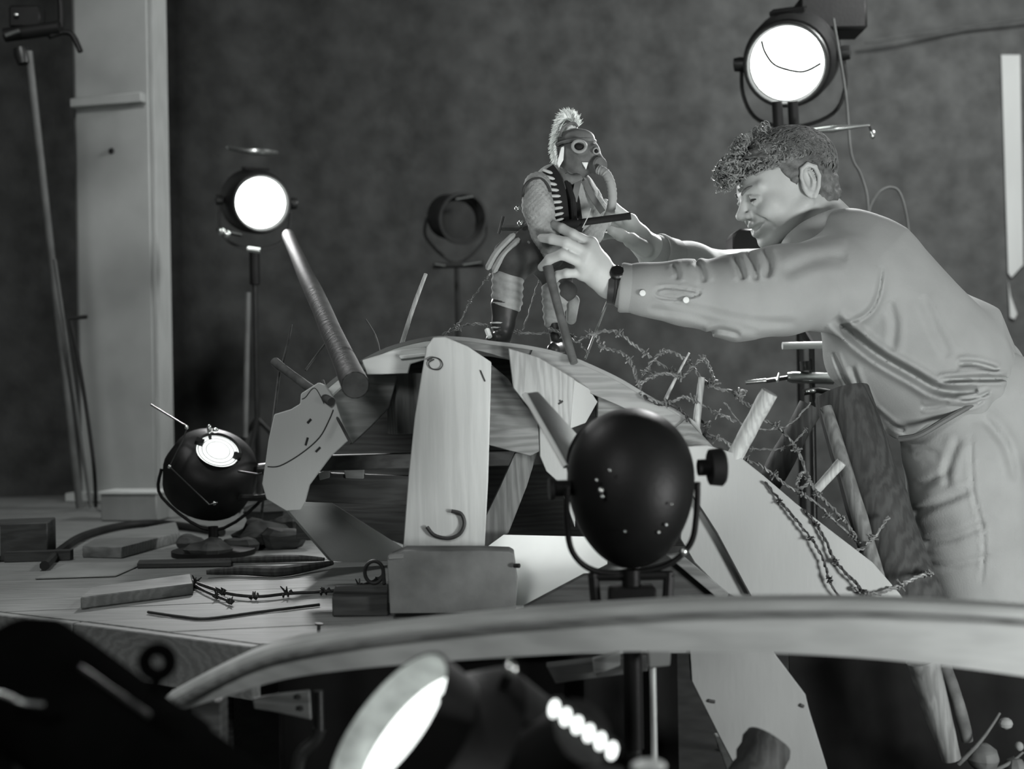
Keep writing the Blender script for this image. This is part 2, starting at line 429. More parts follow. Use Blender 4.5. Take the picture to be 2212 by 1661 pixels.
def clip(poly, n, c):             # keep n.p <= c
    out = []
    for i in range(len(poly)):
        a, b = poly[i], poly[(i+1) % len(poly)]; da = n[0]*a[0]+n[1]*a[1]-c; db = n[0]*b[0]+n[1]*b[1]-c
        if da <= 0: out.append(a)
        if (da < 0 < db) or (db < 0 < da):
            t = da/(da-db); out.append((a[0]+(b[0]-a[0])*t, a[1]+(b[1]-a[1])*t))
    return out
PLAT = [(-2.3, 4.85), (-2.3, 3.05), (-1.40, 2.56), (-0.76, 2.19), (-0.40, 1.965), (0.265, 1.955), (0.30, 4.85)]
def platform():
    t = thing('plank_platform', (-0.9, 3.0, PZ), 'wide low stage of worn planks under the arch', 'platform')
    ang = math.radians(9); n = (-math.sin(ang), math.cos(ang)); d = (math.cos(ang), math.sin(ang))
    wd = 0.135; lo, hi = 1.6, 5.4; c = lo; k = 0
    while c < hi:
        for (e0, e1) in ((-4.0, -1.15+0.35*math.sin(k*2.3)), (-1.15+0.35*math.sin(k*2.3), 4.0)):
            p = clip(PLAT, n, c+wd-0.002); p = clip(p, (-n[0], -n[1]), -c-0.001) if len(p) > 2 else []
            p = clip(p, d, e1-0.001) if len(p) > 2 else []; p = clip(p, (-d[0], -d[1]), -e0-0.001) if len(p) > 2 else []
            if len(p) > 2:
                z = PZ-0.0005+rnd(0.0005)
                MB().prism([V((x, y, z)) for x, y in p], (0, 0, -0.024)).build('plank', M_PINEX, t, 0.001)
        c += wd; k += 1
    for a, b in zip(PLAT[1:5], PLAT[2:5]):     # fascia boards along the front edges
        a, b = V((a[0], a[1], 0)), V((b[0], b[1], 0)); e = (b-a); L = e.length; e.normalize(); nn = V((e.y, -e.x, 0))
        m = MB(); m.box((a+b)/2+nn*0.011+V((0, 0, PZ-0.044)), e*(L/2-0.002), nn*0.010, (0, 0, 0.042)); m.build('fascia_board', M_PINEX, t, 0.002)
    for x, y in ((-2.1, 4.6), (-2.1, 3.1), (-0.55, 2.3), (0.2, 2.2), (0.2, 4.6), (-0.9, 3.4)):
        MB().box((x, y, (PZ-0.027)/2), (0.035, 0, 0), (0, 0.035, 0), (0, 0, (PZ-0.027)/2)).build('leg', M_DARKW, t, 0.003)
platform()

def pillar():
    b = G(240, 1084); yaw = math.radians(16)
    ex = V((math.cos(yaw), -math.sin(yaw), 0)); ey = V((math.sin(yaw), math.cos(yaw), 0)); up = V((0, 0, 1))
    t = thing('board_pillar', b, 'tall pale boxed pillar with a crosswise batten', 'pillar')
    c = b+ey*0.10; H = 2.2
    MB().box(c+up*(H/2+0.0), ex*0.152, ey*0.055, up*(H/2)).build('front_board', M_PILLAR, t, 0.003)
    MB().box(c+ex*0.163+up*(H/2), ex*0.0095, ey*0.048, up*(H/2)).build('edge_strip', M_PINE, t, 0.002)
    MB().box(c-ex*0.165+up*(H/2)+ey*0.01, ex*0.012, ey*0.04, up*(H/2)).build('side_strip', M_PLYD, t, 0.002)
    zb = P(210, 200, 4.43).z-b.z
    MB().box(c-ey*0.066+up*zb-ex*0.002-ey*0.008, ex*0.148, ey*0.018, up*0.017).build('batten', M_PILLAR, t, 0.003)
    MB().lathe(c-ey*0.0555-ex*0.002+up*(P(210, 310, 4.43).z-b.z), -ey, [(0, .012), (.006, .009), (.008, 0.001)], 12).build('knob', M_DARKM, t)
    MB().box(c+up*0.016+ex*0.02-ey*0.02, ex*0.20, ey*0.10, up*0.016).build('plinth', M_PLY, t, 0.003)
pillar()

def window_gap():                  # tall pale board standing by the cloth at the right edge
    o = board('pale_upright_board', [(2163, 118), (2204, 118), (2211, 572), (2185, 600), (2178, 590)], 0.006, M_PLYL, None, 5.525)
    tag(o, 'narrow pale upright board against backdrop at the right edge', 'board')
    o = board('curtain_tie', [(2178, 605), (2184, 640), (2198, 678), (2192, 690), (2182, 686)], 0.006, M_PLYL, None, 5.525)
    tag(o, 'small pale tapering slat below the upright board at right edge', 'slat')
window_gap()

# ================================================================== THE ARCH
def arch():
    t = thing('wooden_arch', V((0.15, 2.35, PZ)), 'rough hump-shaped wooden set arch the puppet stands on', 'set arch')
    OUT = [(690, 845), (715, 822), (745, 800), (790, 772), (850, 745), (930, 727), (1000, 728), (1060, 736), (1150, 748), (1230, 768), (1330, 812), (1400, 853), (1470, 890), (1508, 918), (1520, 950)]
    INN = [(704, 866), (730, 842), (756, 820), (797, 790), (855, 764), (930, 748), (1000, 752), (1060, 764), (1135, 790), (1205, 820), (1290, 856), (1360, 886), (1430, 915), (1476, 938), (1500, 962)]
    d0, d1 = 2.30, 2.93
    # bent top sheet
    top = spline([P(x, y, d0) for x, y in OUT], 4)
    m = MB(); k = len(top)
    for i, p in enumerate(top):
        a = top[min(i+1, k-1)]-top[max(i-1, 0)]; n = V((-a.z, 0, a.x)).normalized()
        if n.z < 0: n = -n
        for q in (p, p+V((0, d1-d0, 0)), p+V((0, d1-d0, 0))-n*0.007, p-n*0.007): m.v.append(q)
    for i in range(k-1):
        for j in range(4): m.f.append((i*4+j, i*4+(j+1) % 4, i*4+4+(j+1) % 4, i*4+4+j))
    m.f.append((0, 1, 2, 3)); m.f.append(((k-1)*4+3, (k-1)*4+2, (k-1)*4+1, (k-1)*4))
    m.build('bent_top_sheet', M_PLYD, t)
    # curved front rib below it: left half pale, right half broad
    def rib(name, a, b, mat, d, th):
        o = [P(x, y+7, d) for x, y in OUT[a:b]]; i_ = [P(x, y, d) for x, y in INN[a:b]]
        return MB().prism(spline(o, 3)+spline(i_, 3)[::-1], (0, th, 0)).build(name, mat, t, 0.001)
    rib('rim_rib', 0, 6, M_PINEW, 2.302, 0.03); rib('rim_rib', 5, 9, M_OLD, 2.306, 0.03); rib('rim_rib', 8, 15, M_PINEX, 2.302, 0.03)
    board('rim_block', [(782, 778), (850, 757), (921, 750), (919, 777), (886, 786), (881, 807), (792, 809)], 0.016, M_PINEW, t, 2.280)
    board('rim_block', [(862, 768), (921, 762), (919, 770), (864, 776)], 0.008, M_PINEW, t, 2.271)
    board('inner_rib', [(712, 856), (770, 805), (800, 809), (858, 810), (840, 880), (800, 922), (757, 962), (742, 930), (728, 895)], 0.025, M_PINEX, t, 2.335)
    # gusset of plywood at the left with pencil lines
    gs = board('plywood_gusset', [(650, 850), (688, 826), (702, 832), (722, 862), (735, 900), (753, 950), (715, 985), (690, 1018), (668, 1048), (658, 1085), (650, 1102), (618, 1104), (575, 1078), (566, 1045), (573, 1000), (580, 950), (592, 895), (628, 884), (648, 872)], 0.012, M_PLY, t, 2.265)
    def mark(pts, r=0.0011): MB().tube(spline(pxpath(pts, 2.2645), 5), r, 5).build('pencil_mark', M_PENCIL, gs)
    mark([(578, 1008), (605, 1006), (650, 980), (690, 945), (712, 905), (720, 885)])
    mark([(664, 914), (672, 905)], 0.0022); mark([(665, 945), (660, 962)], 0.002); mark([(682, 976), (692, 966)], 0.002)
    mark([(652, 862), (660, 858), (680, 838), (700, 872)], 0.0008)
    # short upright with a lit narrow side
    m = MB(); a = P(876, 806, 2.385); b = P(873, 937, 2.385)
    e = V((math.cos(.5), math.sin(.5)*1, 0)); f = V((-e.y, e.x, 0)); u = V((0, 0, 1))
    m.box((a+b)/2, e*0.028, f*0.022, u*((a-b).length/2)); m.build('short_upright', M_OLDZ, t, 0.0015)
    # main front post
    po = board('front_post', [(921, 748), (936, 728), (962, 728), (1010, 748), (1061, 782), (1058, 900), (1054, 1040), (1046, 1192), (870, 1187), (882, 1030), (896, 900), (912, 800)], 0.026, M_PINE, t, 2.235)
    MB().tube(spline(pxpath([(922, 1138), (938, 1156), (968, 1163), (992, 1154), (1003, 1132), (996, 1110), (975, 1104)], 2.2295), 5), [0.0035]*31, 7).build('bent_hook', M_WIRED, po)
    MB().tube(spline(pxpath([(922, 778), (934, 772), (950, 776), (956, 788), (948, 798), (932, 796), (926, 784), (938, 776)], 2.232), 5), 0.0011, 5).build('wire_loop', M_WIRED, po)
    MB().tube(pxpath([(1038, 800), (1048, 824)], 2.2335), 0.0012, 5).build('scratch', M_PENCIL, po)
    bb = board('base_block', [(836, 1206), (872, 1190), (1046, 1190), (1100, 1192), (1110, 1198), (1118, 1260), (1114, 1316), (1090, 1324), (842, 1326)], 0.07, M_PLYD2, t, 2.155)
    MB().tube(pxpath([(1111, 1222, 2.15), (1122, 1222, 2.145)]), 0.004, 8).build('bolt', M_DARKM, bb)
    board('base_plate', [(838, 1200), (872, 1196), (872, 1206), (838, 1210)], 0.03, M_PINEX, t, 2.152)
    # timbers right of the post
    b1 = board('grained_block', [(1098, 752), (1165, 772), (1241, 818), (1232, 925), (1186, 935), (1150, 890), (1108, 838)], 0.05, M_PINEB, t, 2.272)
    for p in ([(1206, 873), (1216, 866)], [(1213, 871), (1209, 864)]): MB().tube(pxpath(p, 2.2715), 0.0017, 5).build('pencil_mark', M_PENCIL, b1)
    board('side_block', [(1241.5, 820, 2.274), (1272, 838, 2.30), (1292, 868, 2.315), (1266, 914, 2.30), (1233, 926, 2.274)], 0.02, M_PLYL, t)
    board('cross_board', [(1055, 782), (1098, 818), (1130, 868), (1162, 905), (1165, 975), (1145, 985), (1055, 962)], 0.022, M_OLD, t, 2.335)
    board('diagonal_brace', [(1112, 978, 2.37), (1164, 966, 2.37), (1138, 1050, 2.37), (1098, 1152, 2.37), (1040, 1190, 2.37), (1046, 1120, 2.37), (1080, 1050, 2.37)], 0.03, M_OLDZ, t)
    board('inner_gusset', [(1164, 905), (1192, 932), (1232, 985), (1244, 1080), (1242, 1140), (1222, 1085), (1206, 1042), (1180, 1018), (1166, 985)], 0.012, M_PLYL, t, 2.345)
    board('rough_filler', [(1292, 852), (1340, 872), (1400, 868), (1455, 895), (1484, 925), (1488, 945), (1462, 962), (1420, 975), (1330, 960), (1290, 900)], 0.05, M_OLD, t, 2.335)
    # cross beams inside, and a dark panel added to keep the interior dark
    board('shade_panel', [(640, 905, 2.92), (720, 845, 2.92), (800, 800, 2.92), (930, 762, 2.92), (1060, 770, 2.92), (1240, 800, 2.92), (1400, 880, 2.92), (1500, 960, 2.92), (1500, 1180, 2.92), (640, 1165, 2.92)], 0.012, M_DARKW, t)
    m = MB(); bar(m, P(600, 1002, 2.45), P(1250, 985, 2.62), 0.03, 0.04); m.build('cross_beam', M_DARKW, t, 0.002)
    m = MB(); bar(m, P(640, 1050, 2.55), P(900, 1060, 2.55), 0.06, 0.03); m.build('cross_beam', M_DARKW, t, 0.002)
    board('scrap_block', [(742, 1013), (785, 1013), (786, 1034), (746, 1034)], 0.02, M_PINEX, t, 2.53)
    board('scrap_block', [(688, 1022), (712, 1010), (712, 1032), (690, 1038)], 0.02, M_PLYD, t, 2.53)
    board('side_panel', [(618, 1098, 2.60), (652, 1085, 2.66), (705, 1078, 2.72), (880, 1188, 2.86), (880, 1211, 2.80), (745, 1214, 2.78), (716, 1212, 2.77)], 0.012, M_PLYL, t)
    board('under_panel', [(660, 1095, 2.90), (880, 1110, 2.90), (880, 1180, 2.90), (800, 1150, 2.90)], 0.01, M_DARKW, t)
    # the big plywood flank at the right
    gr = board('plywood_flank', [(1458, 972), (1480, 965), (1530, 962), (1590, 980), (1650, 1028), (1720, 1088), (1800, 1150), (1885, 1215), (1942, 1280), (1990, 1345), (1730, 1400), (1664, 1362), (1608, 1262), (1548, 1150), (1492, 1065), (1465, 1012)], 0.012, M_PLYL, t, 2.245)
    board('under_gusset', [(1470, 1072), (1492, 1068), (1546, 1152), (1606, 1264), (1632, 1312), (1560, 1276), (1500, 1215), (1470, 1165)], 0.012, M_PLYL, t, 2.26)
    MB().tube(spline(pxpath([(1494, 1068), (1548, 1152), (1608, 1264), (1636, 1316)], 2.2445), 4), 0.0016, 5).build('edge_line', M_PENCIL, gr)
    m = MB(); bar(m, P(1462, 925, 2.31), P(1540, 1010, 2.275), 0.05, 0.03); m.build('splice_batten', M_OLD, t, 0.002)
    m = MB(); bar(m, P(1560, 1080, 2.275), P(1560, 1080, 2.275)+V((0, .42, -.02)), 0.04, 0.03, (0, 0, 1)); m.build('cross_batten', M_OLD, t, 0.002)
    # darker leg that reaches down past the platform
    lg = board('plywood_leg', [(1484, 1330, 2.03), (1640, 1330, 2.03), (1672, 1410, 2.03), (1740, 1500, 2.03), (1747, 1530, 2.03), (1775, 1620, 2.03), (1860, 1900, 2.03), (1720, 1900, 2.03), (1600, 1680, 2.03), (1556, 1596, 2.03), (1494, 1472, 2.03)], 0.014, M_PLYD, t)
    for p in ([(1530, 1513), (1544, 1516)], [(1728, 1522), (1736, 1526)]): MB().tube(pxpath(p, 2.029), 0.003, 6).build('stain', M_PENCIL, lg)
    board('leg_edge', [(1545, 1590, 2.06), (1556, 1590, 2.06), (1612, 1700, 2.06), (1584, 1700, 2.06)], 0.02, M_PINEW, t)
    # dark footing boards behind the front lamp
    board('footing', [(1130, 1312), (1262, 1242), (1380, 1232), (1480, 1205), (1572, 1290), (1580, 1322), (1300, 1330)], 0.02, M_DARKW, t, 2.16)
    board('footing', [(1440, 1200), (1470, 1196), (1575, 1282), (1562, 1302)], 0.02, M_OLD, t, 2.14)
    MB().box(P(1640, 1700, 2.02)+V((0, 0.03, -0.19)), (0.03, 0, 0), (0, 0.03, 0), (0, 0, 0.23)).build('leg_block', M_DARKW, t, 0.003)
    return t
arch()
o = board('white_card', [(1040, 1190, 2.30), (1088, 1155, 2.33), (1312, 1160, 2.33), (1312, 1218, 2.28), (1130, 1311, 2.20), (1085, 1318, 2.20)], 0.002, M_PAPER, bevel=0)
tag(o, 'bright white card standing behind the base block', 'card')

# loose timbers stuck into and leaning on the arch
def stick(name, a, b, r0, r1, mat, label, cat, endmat=None, bend=0.0, n=14, group=None):
    a, b = V(a), V(b); k = 9; pts = []; rr = []
    ax, u, w_ = frame(b-a)
    for i in range(k):
        s = i/(k-1); pts.append(a.lerp(b, s)+u*(bend*math.sin(math.pi*s))+u*rnd(r0*0.08)); rr.append((r0+(r1-r0)*s)*(1+rnd(0.05)))
    if endmat is None:
        o = MB().tube(pts, rr, n).build(name, mat); return tag(o, label, cat, group)
    t = thing(name, a, label, cat, group)
    MB().tube(pts, rr, n).build('shaft', mat, t)
    MB().lathe(pts[-1], pts[-1]-pts[-2], [(-0.002, rr[-1]*0.96), (0.0015, rr[-1]*0.93), (0.002, 0.001)], 20).build('sawn_end', endmat, t)
    MB().lathe(pts[0], pts[0]-pts[1], [(-0.002, rr[0]*0.96), (0.0015, rr[0]*0.93), (0.002, 0.001)], 20).build('sawn_end', endmat, t)
    return t
stick('round_pole', P(622, 508, 3.55), P(768, 832, 2.13), 0.0165, 0.0235, M_POLED, 'dark round pole jutting from the arch towards the camera', 'pole', M_ENDG)
stick('peg', P(1585, 990, 2.26), P(1662, 848, 2.22), 0.0145, 0.0155, M_PALEW, 'thick pale wooden peg driven into the right flank', 'peg', M_ENDG)
stick('peg', P(1764, 1058, 2.33), P(1818, 998, 2.32), 0.009, 0.010, M_PALEW, 'small pale peg low on the right flank near the log', 'peg', M_ENDG)
stick('stake', P(1500, 958, 2.31), P(1516, 815, 2.33), 0.0085, 0.006, M_PALEW, 'slim upright stake wound with wire at the arch shoulder', 'stake', bend=0.003)
stick('stake', P(1438, 862, 2.35), P(1489, 762, 2.35), 0.0035, 0.002, M_PALEW, 'thin curved pale stake amid the barbed wire', 'stake', bend=-0.008)
stick('stake', P(868, 742, 2.42), P(920, 592, 2.44), 0.0045, 0.0035, M_PALEW, 'lone pale twig stake standing left of puppet', 'stake', bend=-0.012)
stick('thin_rod', P(1264, 776, 2.36), P(1312, 652, 2.40), 0.0026, 0.0026, M_STEEL, 'thin straight pale rod below the wristwatch', 'rod')
stick('long_club', P(1240, 784, 2.285), P(1183, 575, 2.335), 0.0075, 0.0095, M_LOG2, 'long dark curved stick slanting down from the near hand', 'stick', bend=0.012)
stick('branch', P(594, 782, 2.42), P(716, 868, 2.255), 0.009, 0.008, M_TWIG, 'forked dark branch stub over plywood gusset', 'branch', bend=0.004)
stick('twig', P(697, 822, 2.32), P(758, 958, 2.235), 0.003, 0.0025, M_TWIG, 'thin twig hanging down across the plywood gusset', 'twig', bend=0.004)
stick('twig', P(608, 790, 2.44), P(630, 700, 2.46), 0.0025, 0.002, M_TWIG, 'fine upright twig rising from the forked branch', 'twig', bend=0.006)
stick('twig', P(660, 800, 2.45), P(706, 738, 2.46), 0.0022, 0.0018, M_TWIG, 'fine twig leaning beside the round pole', 'twig', bend=-0.01)
stick('twig', G(560, 1150), P(604, 800, 2.70), 0.004, 0.003, M_TWIG, 'dim slanting stick behind the plywood gusset', 'twig')
stick('twig', P(820, 760, 2.5), P(790, 690, 2.55), 0.002, 0.0015, M_TWIG, 'faint fine twig behind the pale rim', 'twig', bend=0.006)

# ================================================================== BARBED WIRE
def wire(pts, label, r=0.0024, mat=None, barbs=True, d=None, wig=0.004, group=None, step=0.06):
    q = spline(pxpath(pts, d), 7); m = MB()
    q = [p+V((rnd(wig*0.4), rnd(wig*0.4), rnd(wig*0.4))) for p in q]
    A = []; B_ = []; L = 0
    for i, p in enumerate(q):
        if i: L += (q[i]-q[i-1]).length
        tdir = q[min(i+1, len(q)-1)]-q[max(i-1, 0)]; _, u, w_ = frame(tdir); a = L*260
        off = (u*math.cos(a)+w_*math.sin(a))*r*0.9; A.append(p+off); B_.append(p-off)
    t = thing('barbed_wire', q[0], label, 'barbed wire', group)
    MB().tube(A, r*0.85, 6).build('strand', mat or M_WIRE, t); MB().tube(B_, r*0.85, 6).build('strand', mat or M_WIRE, t)
    if barbs:
        acc = step*0.5
        for i in range(1, len(q)):
            sl = (q[i]-q[i-1]).length; acc += sl
            if acc > step:
                acc = 0; ax, u, w_ = frame(q[i]-q[i-1]); bm_ = MB(); c = q[i]
                bm_.tube([c+ax*(x-4)*r*0.7+(u*math.cos(x*1.6)+w_*math.sin(x*1.6))*r*2.0 for x in range(9)], r*0.7, 5)
                for k in range(2):
                    a = rnd(3.1); dv = (u*math.cos(a)+w_*math.sin(a))+ax*rnd(0.4)
                    bm_.tube([c-dv*r*4.5, c+dv*r*4.5], [r*0.35, r*0.7], 5)
                bm_.build('barb', mat or M_WIRE, t)
    return t
GW = 'barbed wire tangle on the arch'
wire([(1186, 708, 2.40), (1240, 735, 2.37), (1275, 722, 2.36), (1330, 716, 2.36), (1370, 745, 2.36), (1405, 770, 2.37), (1440, 795, 2.38), (1475, 808, 2.38)], 'barbed wire strand arching from the puppet feet to the right', group=GW)
wire([(1288, 722, 2.38), (1303, 750, 2.37), (1340, 760, 2.36), (1364, 785, 2.35), (1376, 820, 2.33), (1384, 852, 2.30)], 'barbed wire strand looping down onto the rim right of thin rod', group=GW)
wire([(1382, 828, 2.33), (1410, 780, 2.36), (1440, 758, 2.38), (1480, 776, 2.38), (1510, 810, 2.37), (1540, 835, 2.36), (1585, 848, 2.36), (1600, 858, 2.35), (1610, 845, 2.35), (1596, 850, 2.34), (1606, 870, 2.34), (1628, 878, 2.33)], 'long barbed wire strand humped over the arch shoulder', group=GW)
wire([(1382, 830, 2.32), (1410, 812, 2.33), (1440, 806, 2.34), (1475, 812, 2.35), (1500, 790, 2.36), (1522, 775, 2.37), (1535, 800, 2.37), (1548, 828, 2.36)], 'barbed wire strand crossing the thin curved stake', group=GW)
wire([(1400, 862, 2.285), (1440, 870, 2.285), (1480, 858, 2.31), (1510, 870, 2.32), (1545, 890, 2.33), (1590, 912, 2.34)], 'barbed wire strand lying along the rim shoulder', group=GW)
wire([(1390, 856, 2.29), (1420, 872, 2.285), (1455, 876, 2.285), (1478, 892, 2.29), (1490, 915, 2.295)], 'dark wire laid over the right end of the rim', mat=M_WIRED, barbs=False, group=GW)
wire([(1500, 900, 2.33), (1530, 920, 2.34), (1520, 945, 2.33), (1560, 950, 2.33), (1600, 985, 2.32), (1650, 1010, 2.31), (1700, 1050, 2.31), (1760, 1085, 2.31), (1830, 1150, 2.31), (1890, 1200, 2.31)], 'long barbed wire strand running down the flank edge', group=GW)
wire([(1640, 905, 2.38), (1690, 930, 2.36), (1730, 990, 2.34), (1745, 1040, 2.32), (1720, 1055, 2.31), (1735, 1020, 2.33), (1760, 1060, 2.32), (1800, 1100, 2.31), (1845, 1150, 2.31), (1900, 1230, 2.30)], 'barbed wire strand knotted by the small low peg', group=GW)
wire([(1565, 870, 2.40), (1610, 920, 2.39), (1680, 925, 2.40), (1720, 905, 2.41), (1750, 870, 2.42)], 'fine loose wire dipping behind the thick peg', r=0.0013, barbs=False, group=GW)
wire([(1520, 930, 2.36), (1580, 960, 2.36), (1640, 970, 2.36), (1700, 965, 2.37), (1740, 930, 2.38)], 'loose wire sagging behind the foot of the thick peg', r=0.0014, barbs=True, group=GW)
wire([(1652, 1040, 2.238), (1700, 1100, 2.235), (1730, 1135, 2.232), (1775, 1200, 2.23), (1790, 1250, 2.23), (1825, 1310, 2.23)], 'dark barbed wire hanging down the face of plywood flank', mat=M_WIRED, r=0.0019, group=GW, step=0.08)
wire([(1735, 1100, 2.24), (1775, 1150, 2.235), (1800, 1205, 2.232), (1840, 1250, 2.23), (1870, 1285, 2.23)], 'second dark barbed wire hanging beside the first on flank', mat=M_WIRED, r=0.0021, group=GW, step=0.07)
wire([(1840, 1270, 2.235), (1880, 1285, 2.23), (1930, 1270, 2.24), (1985, 1245, 2.26), (2015, 1240, 2.28)], 'barbed wire strand tied across the foot of the log', r=0.0028, group=GW)
wire([(1800, 1160, 2.30), (1840, 1190, 2.29), (1880, 1170, 2.29), (1920, 1115, 2.31)], 'short barbed wire end bristling against the log', group=GW)
wire([(955, 722, 2.45), (990, 700, 2.46), (1010, 660, 2.48), (1045, 610, 2.50), (1060, 590, 2.52)], 'thin wire rising left of the puppet leg', r=0.0012, group=GW)
wire([(960, 725, 2.40), (1000, 705, 2.41), (1040, 700, 2.42), (1100, 715, 2.42), (1160, 720, 2.42), (1215, 712, 2.41), (1245, 735, 2.38), (1270, 762, 2.36)], 'barbed wire strand trailing around the puppet boots', r=0.0017, group=GW)
wire([(1130, 712, 2.46), (1150, 650, 2.47), (1165, 600, 2.47)], 'thin wire rising between the puppet legs', r=0.0011, barbs=False, group=GW)
def gz(pts, dz): return [G(x, y, PZ+dz) for x, y in pts]
def ground_wire(pts, label, r, barbs=True):
    q = spline(gz(pts, r*2.2), 6); t = thing('barbed_wire', q[0], label, 'barbed wire')
    m = MB().tube(q, r, 6); m.build('strand', M_WIRED, t)
    if barbs:
        for i in range(3, len(q)-1, 7):
            ax, u, w_ = frame(q[i]-q[i-1]); c = q[i]; b = MB()
            b.tube([c+ax*(x-4)*r*0.7+(u*math.cos(x*1.6)+w_*math.sin(x*1.6))*r*1.7 for x in range(9)], r*0.6, 5)
            for k in range(2):
                dv = V((rnd(1), rnd(1), 0.5+abs(rnd(0.8)))); b.tube([c, c+dv*r*4], [r*0.8, r*0.3], 5)
            b.build('barb', M_WIRED, t)
    return t
ground_wire([(402, 1250), (450, 1268), (500, 1283), (560, 1288), (620, 1282), (690, 1278), (760, 1272), (800, 1258), (826, 1250)], 'dark barbed wire lying along the front of the platform', 0.0035)
ground_wire([(405, 1252), (440, 1275), (480, 1292), (500, 1300)], 'short dark wire fork beside the ground barbed wire', 0.003)
MBq = MB().tube([P(808+20*math.cos(a), 1236+24*math.sin(a), 2.22) for a in [x*2*math.pi/28 for x in range(29)]]+[P(830, 1262, 2.21)], 0.0035, 7)
tag(MBq.build('wire_ring', M_WIRED), 'dark wire ring leaning on the left of the base block', 'wire ring')

# ================================================================== THINGS ON THE PLATFORM
def slab(name, quad, h, mat, label, cat, lift=0.0):
    q = [G(x, y, PZ+lift) for x, y in quad]
    return tag(MB().prism(q, (0, 0, h)).build(name, mat, None, 0.002), label, cat)
slab('loose_plank', [(174, 1316), (418, 1284), (412, 1262), (200, 1292)], 0.022, M_PINEX, 'loose pale plank lying nearest the platform edge', 'plank')
slab('loose_plank', [(178, 1204), (262, 1206), (388, 1172), (380, 1148), (215, 1180)], 0.028, M_PINEX, 'broad pale plank end lying under the cable', 'plank')
slab('wood_block', [(718, 1332), (838, 1330), (840, 1300), (724, 1304)], 0.034, M_DARKW, 'dark squared block left of the base block', 'block')
slab('flat_board', [(75, 1252), (250, 1246), (320, 1215), (140, 1222)], 0.004, M_PLYD, 'thin flat board on the platform behind the nearest plank', 'board')
slab('dark_stick', [(296, 1228), (500, 1224), (500, 1216), (300, 1220)], 0.012, M_DARKW, 'long flat dark batten lying before the low lamp', 'stick')
def lay(pts, r, mat, name, label, cat):
    q = spline(gz(pts, r if not hasattr(r, '__len__') else max(r)), 5)
    rr = r if not hasattr(r, '__len__') else [r[0]+(r[1]-r[0])*math.sin(math.pi*i/(len(q)-1)) for i in range(len(q))]
    return tag(MB().tube(q, rr, 9).build(name, mat), label, cat)
lay([(446, 1236), (520, 1232), (600, 1234), (660, 1226), (718, 1216)], (0.005, 0.012), M_LOG, 'bark_stick', 'gnarled dark bark stick in front of side panel', 'stick')
lay([(450, 1214), (560, 1208), (640, 1206), (700, 1208)], (0.004, 0.009), M_LOG, 'bark_stick', 'dark bark stick behind the gnarled one', 'stick')
lay([(320, 1322), (390, 1332), (450, 1336), (560, 1322), (690, 1306)], 0.0028, M_WIRED, 'twine', 'thin dark twine curving across the platform front', 'twine')
lay([(96, 1222), (130, 1190), (180, 1158), (260, 1136), (340, 1130), (420, 1140), (480, 1150)], 0.011, M_RUBBER, 'lamp_cable', 'thick black cable arching over the planks to low lamp', 'cable')
t = thing('nail', G(688, 1362), 'bent nail standing in the platform front', 'nail')
MB().lathe(G(688, 1366), (0.1, 0, 1), [(0, .003), (.012, .003), (.0125, .007), (.015, .007)], 12).build('shank', M_WIRED, t)
bx = thing('crate', G(60, 1215), 'low dark crate with pale edge strip at the left edge', 'crate')
c0 = G(30, 1212)
MB().box(c0+V((0.0, 0.06, 0.045)), (0.065, 0.012, 0), (-0.012, 0.06, 0), (0, 0, 0.045)).build('body', M_DARKW, bx, 0.003)
MB().box(c0+V((-0.035, -0.012, 0.044)), (0.007, 0.001, 0), (0, 0.004, 0), (0, 0, 0.040)).build('edge_strip', M_PLYD, bx, 0.001)
MB().box(c0+V((0.06, 0.0, 0.012)), (0.075, 0.01, 0), (0, 0.012, 0), (0, 0, 0.012)).build('base_rail', M_DARKW, bx, 0.001)
b0 = G(278, 1126); e = V((0.985, -0.17, 0)); f = V((0.17, 0.985, 0))
b1 = thing('pale_box', b0, 'small pale wooden box at the foot of pillar', 'box')
MB().box(b0+f*0.05+V((0, 0, 0.042)), e*0.092, f*0.05, (0, 0, 0.041)).build('body', M_PLYD, b1, 0.003)
MB().box(b0+f*0.05+V((0, 0, 0.088)), e*0.097, f*0.055, (0, 0, 0.005)).build('lid', M_PLY, b1, 0.002)
b0 = G(362, 1120); tag(MB().prism([b0, b0+V((.03, 0.01, 0)), b0+V((.035, .02, .07)), b0+V((.012, .02, .085)), b0+V((-.01, .01, .075))], (0.02, 0.05, 0)).build('wood_offcut', M_PLYD, None, 0.003), 'small angled wood offcut beside the pale box', 'offcut')

def rock(c, r, name, mat, label, cat, seed):
    random.seed(seed); m = MB().ball(c, r, 12); ctr = V(c)
    for i, p in enumerate(m.v):
        q = p-ctr; s = 1+0.18*math.sin(q.x*90+seed)+0.15*math.sin(q.y*80+2*seed)+0.15*math.sin(q.z*100+seed*3); m.v[i] = ctr+q*s
    return tag(m.build(name, mat, None, 0, 30), label, cat)
for i, (x, y, r, lb) in enumerate([(560, 1180, .05, 'dark clod of rubble right under the low lamp'), (610, 1185, .035, 'dark clod of rubble next to side panel tip'), (520, 1190, .03, 'small dark clod of rubble left of the others'), (585, 1150, .06, 'tall dark clod between low lamp and the side panel'), (455, 1205, .035, 'dark clod before the foot of the low lamp'), (640, 1165, .05, 'dark clod tucked behind the side panel tip'), (410, 1185, .028, 'dark clod at the end of the thick cable')]):
    p = G(x, y); rock((p.x, p.y, PZ+r*0.6), (r*1.4, r, r*0.75), 'rubble', M_DARKW, lb, 'rubble', i+3)  # rubble, with more clods added to darken the shadow area round the lamp

